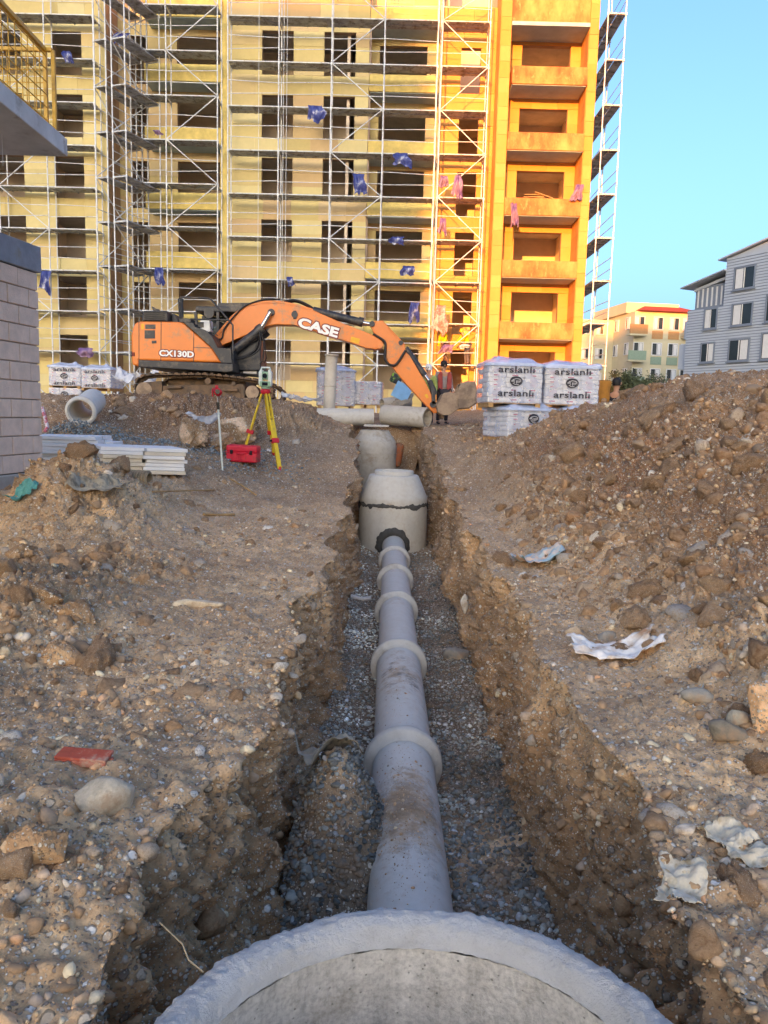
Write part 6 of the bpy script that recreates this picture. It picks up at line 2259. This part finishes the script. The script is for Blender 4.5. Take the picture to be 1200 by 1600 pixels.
    if vest:
        v = MB()
        for s in (-1, 1):
            v.prism([(s*.06*k, .98*k), (s*.20*k, .97*k), (s*.205*k, 1.38*k), (s*.14*k, 1.49*k), (s*.075*k, 1.44*k)], -.155*k, -.125*k)
        v.prism([(-.20*k, .97*k), (.20*k, .97*k), (.205*k, 1.38*k), (.12*k, 1.49*k), (-.12*k, 1.49*k), (-.205*k, 1.38*k)], .12*k, .15*k)
        v.build('vest', vest, None, .012, center=False).parent = T
    return T
cloth = lambda n, c, v=.15: simple(n, c, .85, var=v, scale=9, bstr=.3, grain=40)
grey_top, dk, red_v = cloth('grey_knit', '#8f8580'), cloth('dark_trousers', '#3a3436'), cloth('red_work_vest', '#9c443c')
hiv, jean, blk = cloth('hi_vis_yellow', '#e8c716', .08), cloth('worn_jeans', '#55597a'), cloth('black_jacket', '#20242c')
p = at(690, 672, 21.9)
person((p.x, 21.9, hz(p.x, 21.9)-.02), .25, 'man in a grey shirt and open red vest standing behind the bucket', grey_top, dk, vest=red_v, h=1.74)
p = at(668, 640, 21.4)
person((p.x, 21.4, hz(p.x, 21.4)-.02), -.5, 'worker in a white helmet and dark clothes half hidden by the arm', cloth('lime_shirt', '#9aa65a'), cloth('navy_trousers', '#262c3c'),
       helmet=M['white_plastic'], h=1.66)
zt = L_e[0]+.03
dk_y = YS+.45
p = at(712, 33, dk_y)
person((p.x, dk_y, zt), -.9, 'worker in yellow striding on the top deck, nearer the left pole', hiv, cloth('brown_trousers', '#6d5648'),
       dict(pel=(0, .05, .93), kL=(.11, -.12, .52), aL=(.16, .12, .10), fL=(.17, -.05, .05), kR=(-.14, .10, .52), aR=(-.22, .30, .10), fR=(-.22, .15, .05), che=(0, -.10, 1.33), nec=(0, -.16, 1.46), hed=(0, -.2, 1.56), hed2=(0, -.21, 1.65),
            sL=(.18, -.12, 1.38), sR=(-.18, -.12, 1.38), eL=(.26, -.2, 1.12), wL=(.28, -.34, .98), hL=(.28, -.4, .95), eR=(-.26, -.1, 1.1), wR=(-.28, -.16, .86), hR=(-.28, -.18, .79)), helmet=M['yellow'])
p = at(749, 33, dk_y)
person((p.x, dk_y, zt), -1.2, 'worker in yellow with a dark sleeve bending beside the right pole of the top deck', hiv, cloth('grey_trousers', '#5f5a5c'),
       dict(spi=(0, -.04, 1.15), che=(0, -.16, 1.32), nec=(0, -.25, 1.43), hed=(0, -.3, 1.52), hed2=(0, -.33, 1.60), sL=(.18, -.18, 1.36), sR=(-.18, -.18, 1.36),
            eL=(.24, -.36, 1.14), wL=(.2, -.55, 1.02), hL=(.2, -.62, .98), eR=(-.24, -.36, 1.12), wR=(-.2, -.56, 1.0), hR=(-.2, -.62, .97)), helmet=M['yellow'])
p = at(964, 592, 17.2)
person((p.x, 17.2, p.z-1.78), 2.5, 'man with black hair in a black jacket seen from behind beyond the soil heap', blk, dk, h=1.76)
# orange sack standing there
p = at(940, 606, 16.9)
sk = ground_sheet(Vector((p.x, 16.9, p.z-.1)), .5, .4, 'bag_orange', 14, 'x', 'fabric_sack', 'sack') if False else None
ob = MB()
ob.lathe((p.x, 16.95, p.z-.34), [(.02, 0), (.18, .0), (.20, .12), (.19, .30), (.22, .46), (.20, .50), (.16, .43), (.05, .42)], 18)
o = ob.build('fabric_sack', simple('orange_fabric', '#b0762c', .8, var=.2, scale=5, bstr=.6, grain=14))
tag(o, 'orange fabric sack standing open right of the bag pallets', 'sack')

# ------------------------------------------------------------------ houses and plants beyond, at the right
def framed_window(T, c, u, n_, w, h, frame, panes=2, sill=True, fr=.07):
    """window set on a wall: c centre on the wall face, u along it, n_ outward"""
    Mx = Matrix((u, -n_, Vector((0, 0, 1)))).transposed()
    f = MB()
    for s in (-1, 1):
        f.obox(c+u*s*(w/2)+n_*.02, (fr*1.6, .10, h+fr*1.6), Mx)
        f.obox(c+Vector((0, 0, s*h/2))+n_*.022, (w-fr*1.62, .10, fr*1.6), Mx)
    W_ = f.build('window_frame', frame, T)
    p_ = MB().obox(c+n_*.012, (w-.02, .03, h-.02), Mx).build('pane', M['glass'], W_)
    q_ = MB()
    for i in range(1, panes):
        q_.obox(c+u*(w*(i/panes-.5))+n_*.045, (fr*.8, .05, h-fr*1.7), Mx)
    for i in range(panes):
        if (i+int(c.z*7)) % 2 == 0:
            q_.obox(c+u*(w*((i+.5)/panes-.5))+n_*.030, (w/panes*.72, .01, h*.9), Mx)
    q_.build('mullion', M['white_plastic'], W_)
    if sill:
        MB().obox(c-Vector((0, 0, h/2+.09))+n_*.07, (w+.25, .2, .06), Mx).build('sill', frame, W_)
    return W_
# grey sided house
M['siding'] = simple('grey_blue_siding', '#b7bfc8', .6, var=.06, scale=.6, bstr=.05)
M['siding_dark'] = simple('slate_trim', '#7d8794', .6, var=.08, bstr=.05)
M['roof_grey'] = simple('grey_roof_sheet', '#b0b4b9', .6, var=.1, bstr=.1)
hh = math.radians(26)
u_ = Vector((math.cos(math.pi/2-hh)*1.0, -math.sin(math.pi/2-hh), 0))      # along the face, towards the camera and right
n_ = Vector((-u_.y*-1, 0, 0))
u_ = Vector((math.sin(hh), -math.cos(hh), 0)); n_ = Vector((-u_.y*-1, u_.x*-1, 0))
n_ = Vector((u_.y, -u_.x, 0))
HO = at(1078, 560, 60)
HO.z = 0
def hp(px, py):
    """pixel on the house face plane"""
    d = at(px, py, 1.0)-Vector((0, 0, CAM_Z))
    o_ = Vector((0, 0, CAM_Z))
    t = (HO-o_).dot(n_)/d.dot(n_)
    return o_+d*t
hs = empty('sided_house', (HO.x, HO.y, 1.5), 'grey blue house clad in horizontal siding at the right edge behind the heap', 'building')
s_of = lambda P: (P-HO).dot(u_)
S0_, S1_ = s_of(hp(1090, 500)), s_of(hp(1090, 500))+24
sLow = s_of(hp(1076, 470))
sUp = s_of(hp(1135, 420))
zE1, zE2 = hp(1082, 447).z, hp(1140, 403).z
depth_ = -n_*9
MXh = Matrix((u_, -n_, Vector((0, 0, 1)))).transposed()
def hbox(s0, s1, d0, d1, z0, z1, name, mat, par=hs, bevel=0):
    c = HO+u_*((s0+s1)/2)-n_*((d0+d1)/2)
    return MB().obox(Vector((c.x, c.y, (z0+z1)/2)), (s1-s0, d1-d0, z1-z0), MXh).build(name, mat, par, bevel)
z_band0, z_band1 = hp(1100, 489).z+.35, zE1
hbox(sLow, sUp, 0.02, 9, 1.0, z_band0, 'wall', M['siding_dark'])
hbox(sUp, S1_, 0.02, 9, 1.0, zE2, 'wall', M['siding_dark'])
hbox(sLow+.1, sUp, .6, 8.8, z_band0, zE1-.05, 'wall', M['siding'])
# lap siding boards
sd2 = MB()
z = 1.0
while z < zE2-.05:
    s1_ = S1_
    s0_ = sLow if z < z_band0-.15 else sUp
    c = HO+u_*((s0_+s1_)/2)+n_*.005
    sd2.obox(Vector((c.x, c.y, z+.095)), (s1_-s0_, .035, .150), MXh @ Matrix.Rotation(-.10, 3, 'X'))
    z += .20
o = sd2.build('siding_boards', M['siding'], hs)
o['kind'] = 'stuff'
# jetty of the lower storeys at the left
hbox(sLow-.5, sLow+.02, .3, 4, hp(1080, 520).z-.4, hp(1080, 500).z, 'bay', M['siding'])
hbox(sLow-.9, sLow+.02, .3, 4, hp(1080, 590).z+.7, hp(1080, 530).z-.3, 'bay', M['siding'])
# glazed upper band
nb = 7
for i in range(nb):
    a = sLow+.25+(sUp-sLow-.3)*i/nb
    w_ = (sUp-sLow-.3)/nb
    c = HO+u_*(a+w_/2)-n_*.55
    framed_window(hs, Vector((c.x, c.y, (z_band0+zE1)/2-.02)), u_, n_, w_-.12, zE1-z_band0-.25, M['siding_dark'], 1, False)
RK = .20
def rake(s0, s1, d0, d1, zl, th, name, mat, par=hs):
    """a slab rising with the roof pitch from s0 to s1"""
    P = []
    for d in (d0, d1):
        for (s_, z_) in ((s0, zl), (s1, zl+(s1-s0)*RK), (s1, zl+(s1-s0)*RK+th), (s0, zl+th)):
            q = HO+u_*s_-n_*d
            P.append((q.x, q.y, z_))
    return MB().add(P, [(3, 2, 1, 0), (4, 5, 6, 7), (0, 1, 5, 4), (1, 2, 6, 5), (2, 3, 7, 6), (3, 0, 4, 7)]).build(name, mat, par)
rake(sLow-.7, sUp+.01, -.25, 9.3, zE1-.12, .09, 'roof', M['roof_grey'])
rake(sUp-.6, S1_, -.25, 9.3, zE2-.10, .10, 'roof', M['roof_grey'])
rake(sUp, S1_, .03, 9, zE2-.9, .85, 'gable', M['siding'])
rake(sLow+.1, sUp, .4, 8.8, zE1-.4, .2, 'gable', M['siding'])
for (px, py, w, h, pn) in ((1164, 434, 1.7, 1.5, 2), (1111, 498, 1.15, 1.45, 2), (1160, 491, 1.7, 1.5, 2), (1106, 551, 1.2, 1.4, 2), (1155, 547, 1.7, 1.5, 2), (1207, 540, 1.7, 1.8, 2), (1215, 480, 1.7, 1.8, 2)):
    framed_window(hs, hp(px, py)+n_*.03, u_, n_, w, h, M['siding_dark'], pn)
# sunlit apartment house
M['cream'] = simple('cream_render', '#cdc3a0', .9, var=.1, scale=.4, bstr=.1)
M['tan_panel'] = simple('tan_balcony_panel', '#b88d5e', .9, var=.08, bstr=.1)
M['sage'] = simple('sage_balcony_panel', '#8fa38c', .9, var=.08, bstr=.1)
M['tile'] = simple('red_roof_tile', '#a8452c', .85, var=.2, scale=4, bstr=.5, grain=8)
AO = at(988, 560, 82); AO.z = 1.5
ha = math.radians(8)
ua = Vector((math.cos(ha), math.sin(ha), 0)); na = Vector((ua.y, -ua.x, 0))
ap = empty('apartment_building', AO, 'far apartment house with a red hip roof, its upper floors lit orange', 'building')
MA = Matrix((ua, -na, Vector((0, 0, 1)))).transposed()
def abox(s0, s1, d0, d1, z0, z1, name, mat, par=ap, bevel=0):
    c = AO+ua*((s0+s1)/2)-na*((d0+d1)/2)
    return MB().obox(Vector((c.x, c.y, (z0+z1)/2)), (s1-s0, d1-d0, z1-z0), MA).build(name, mat, par, bevel)
ztop = BZ(1000, 486, 82)
abox(0, 6.6, 0, 13, 0, ztop, 'wall', M['cream'])
abox(-4.2, -.003, 5.0, 13.2, 0, ztop-.4, 'wall', M['cream'])
abox(-.3, 5.6, 1.5, 10, ztop+.003, ztop+1.1, 'attic', M['cream'])
hip = MB()
c0 = AO+ua*3.6-na*5
P4 = [AO+ua*a-na*b+Vector((0, 0, ztop+.02-AO.z)) for a, b in ((.3, -.7), (7.3, -.7), (7.3, 8), (.3, 8))]
ap_ = [AO+ua*a-na*b+Vector((0, 0, ztop+1.35-AO.z)) for a, b in ((2.8, 3.2), (4.8, 3.2))]
hip.add(P4+ap_, [(0, 1, 5, 4), (1, 2, 5), (2, 3, 4, 5), (3, 0, 4), (3, 2, 1, 0)])
hip.build('roof', M['tile'], ap)
st = (ztop-1.5)/4.3
for k in range(4):
    zf = ztop-st*(k+1)+.25
    for s_, nm in ((.55, 'l'), (2.6, 'm'), (4.4, 'm'), (5.9, 'r')):
        c = AO+ua*s_+Vector((0, 0, zf+1.25-AO.z))+na*.03
        framed_window(ap, c, ua, na, 1.05, 1.25, M['white_plastic'], 2, False, .05)
        if nm == 'm':
            abox(s_-.6, s_+.6, -.06, -.003, zf-.35, zf+.45, 'spandrel_panel', M['sage'] if k else M['tan_panel'])
    for s0 in (-.9, 5.2):
        sl_ = abox(s0, s0+1.9, -1.0, -.003, zf-.18, zf, 'balcony_slab', M['cream'])
        abox(s0-.02, s0+1.92, -1.03, -.9, zf+.003, zf+.95, 'parapet', M['tan_panel'] if k == 0 else M['sage'], sl_)
    for d in (1.5, 4.2, 7, 9.6):
        c = AO-na*d+Vector((0, 0, zf+1.3-AO.z))-ua*.03
        if d < 5:
            framed_window(ap, c, -na, -ua, .9, 1.2, M['white_plastic'], 2, False, .05)
    for s_ in (-3.2, -1.6):
        c = AO+ua*s_-na*4.97+Vector((0, 0, zf+1.0-AO.z))
        framed_window(ap, c, ua, na, .8, 1.1, M['white_plastic'], 2, False, .05)
# brick red house between the two
RO = at(1090, 560, 95)
rh = empty('apartment_building', (RO.x, 95, 1.5), 'narrow tan house with red awnings squeezed between the lit house and the grey house', 'building')
zr = BZ(1085, 491, 95)
MB().box((RO.x-1.6, 95, 0), (RO.x+4, 104, zr)).build('wall', M['tan_panel'], rh)
MB().box((RO.x-2.2, 94.4, zr+.003), (RO.x+4.4, 104.5, zr+.35)).build('roof', M['tile'], rh)
for k in range(3):
    z = zr-1.9-2.9*k
    MB().prism([(RO.x-2.2, z-.1), (RO.x+2.4, z-.1), (RO.x+2.4, z+.1), (RO.x-2.2, z+.1)], 93.6, 94.99).build('balcony_slab', M['tile'], rh)
    MB().box((RO.x-2.2, 93.55, z+.103), (RO.x+2.4, 93.68, z+.95)).build('parapet', M['tan_panel'], rh)

# shrubs and bare trees
M['leaf'] = simple('grey_green_leaf', (.085, .11, .055, 1), .7, var=.35, scale=1.5, bstr=0, attr=True)
M['bark'] = simple('grey_bark', '#6d6458', .9, var=.25, scale=6, bstr=.3)
M['blossom'] = simple('pale_buds', (.42, .36, .28, 1), .8, var=.3, scale=3, bstr=0, attr=True)
def plant(x, y, z, h, w, seed, label, name, leaves, mat, bare=False, group=None):
    r = np.random.default_rng(seed)
    T = empty(name, (x, y, z), label, 'tree' if name != 'shrub' else 'shrub', group)
    tips = []
    br_ = MB()
    def grow(p, d, L, rad, lv):
        q = p+d*L*.5+Vector(r.normal(0, .04*L, 3))
        e = p+d*L
        br_.tube([p, q, e], [rad, rad*.8, rad*.6], 5, False)
        tips.append(e)
        if lv == 0: return
        for _ in range(3 if lv > 1 else 4):
            v = Vector(r.normal(0, 1, 3))
            nd = (d+v*.55).normalized()
            nd.z = abs(nd.z)*.8+.1
            grow(p+d*L*r.uniform(.45, 1), nd.normalized(), L*r.uniform(.55, .8), rad*.55, lv-1)
    for _ in range(2 if bare else 4):
        grow(Vector((x+r.normal(0, w*.08), y+r.normal(0, w*.08), z)), Vector((r.normal(0, .25), r.normal(0, .2), 1)).normalized(), h*.38, .03*h**.5, 4 if bare else 3)
    br_.build('trunk', M['bark'], T)
    tp = np.array([t_[:] for t_ in tips])
    n = leaves
    c = tp[r.integers(0, len(tp), n)]+r.normal(0, w*.07, (n, 3))
    s = r.uniform(.035, .08, n)*(1 if not bare else .55)
    A = r.normal(size=(n, 3)); A /= np.linalg.norm(A, axis=1)[:, None]
    B = np.cross(A, r.normal(size=(n, 3))); B /= np.linalg.norm(B, axis=1)[:, None]
    V = np.stack([c-A*s[:, None], c+B*s[:, None]*.6, c+A*s[:, None], c-B*s[:, None]*.6], 1).reshape(-1, 3)-np.array([x, y, z])
    F = np.arange(4*n).reshape(n, 4)
    col = np.repeat(r.uniform(.6, 1.5, (n, 1))*np.array([[1, 1, 1]]), 4, 0)
    link(bpy.data.objects.new('crown', np_mesh('crown', V, F, M[mat], False, col)), T)
for (px, py, Y, h, w, sd, lb, nm, lf, mt, br_) in (
    (972, 600, 44, 3.0, 2.0, 3, 'low grey green shrub just right of the sunlit scaffold foot', 'shrub', 9000, 'leaf', False),
    (1000, 600, 46, 3.3, 2.2, 4, 'rounded grey green shrub behind the man in black', 'shrub', 9000, 'leaf', False),
    (1028, 600, 48, 3.6, 2.0, 5, 'thin budding bush right of the rounded shrub', 'budding_tree', 3500, 'blossom', True),
    (1050, 600, 46, 3.6, 2.0, 6, 'bare twiggy tree before the balconies of the lit house', 'bare_tree', 1200, 'blossom', True),
    (1075, 600, 45, 3.2, 2.0, 7, 'bare leaning tree close to the corner of the grey house', 'bare_tree', 900, 'blossom', True),
    (930, 600, 47, 2.6, 1.6, 8, 'small green bush seen through the foot of the right scaffold', 'shrub', 6000, 'leaf', False)):
    p = at(px, py, Y)
    plant(p.x, Y, 1.5, h, w, sd, lb, nm, lf, mt, br_, 'shrubs and trees beyond the soil heap')
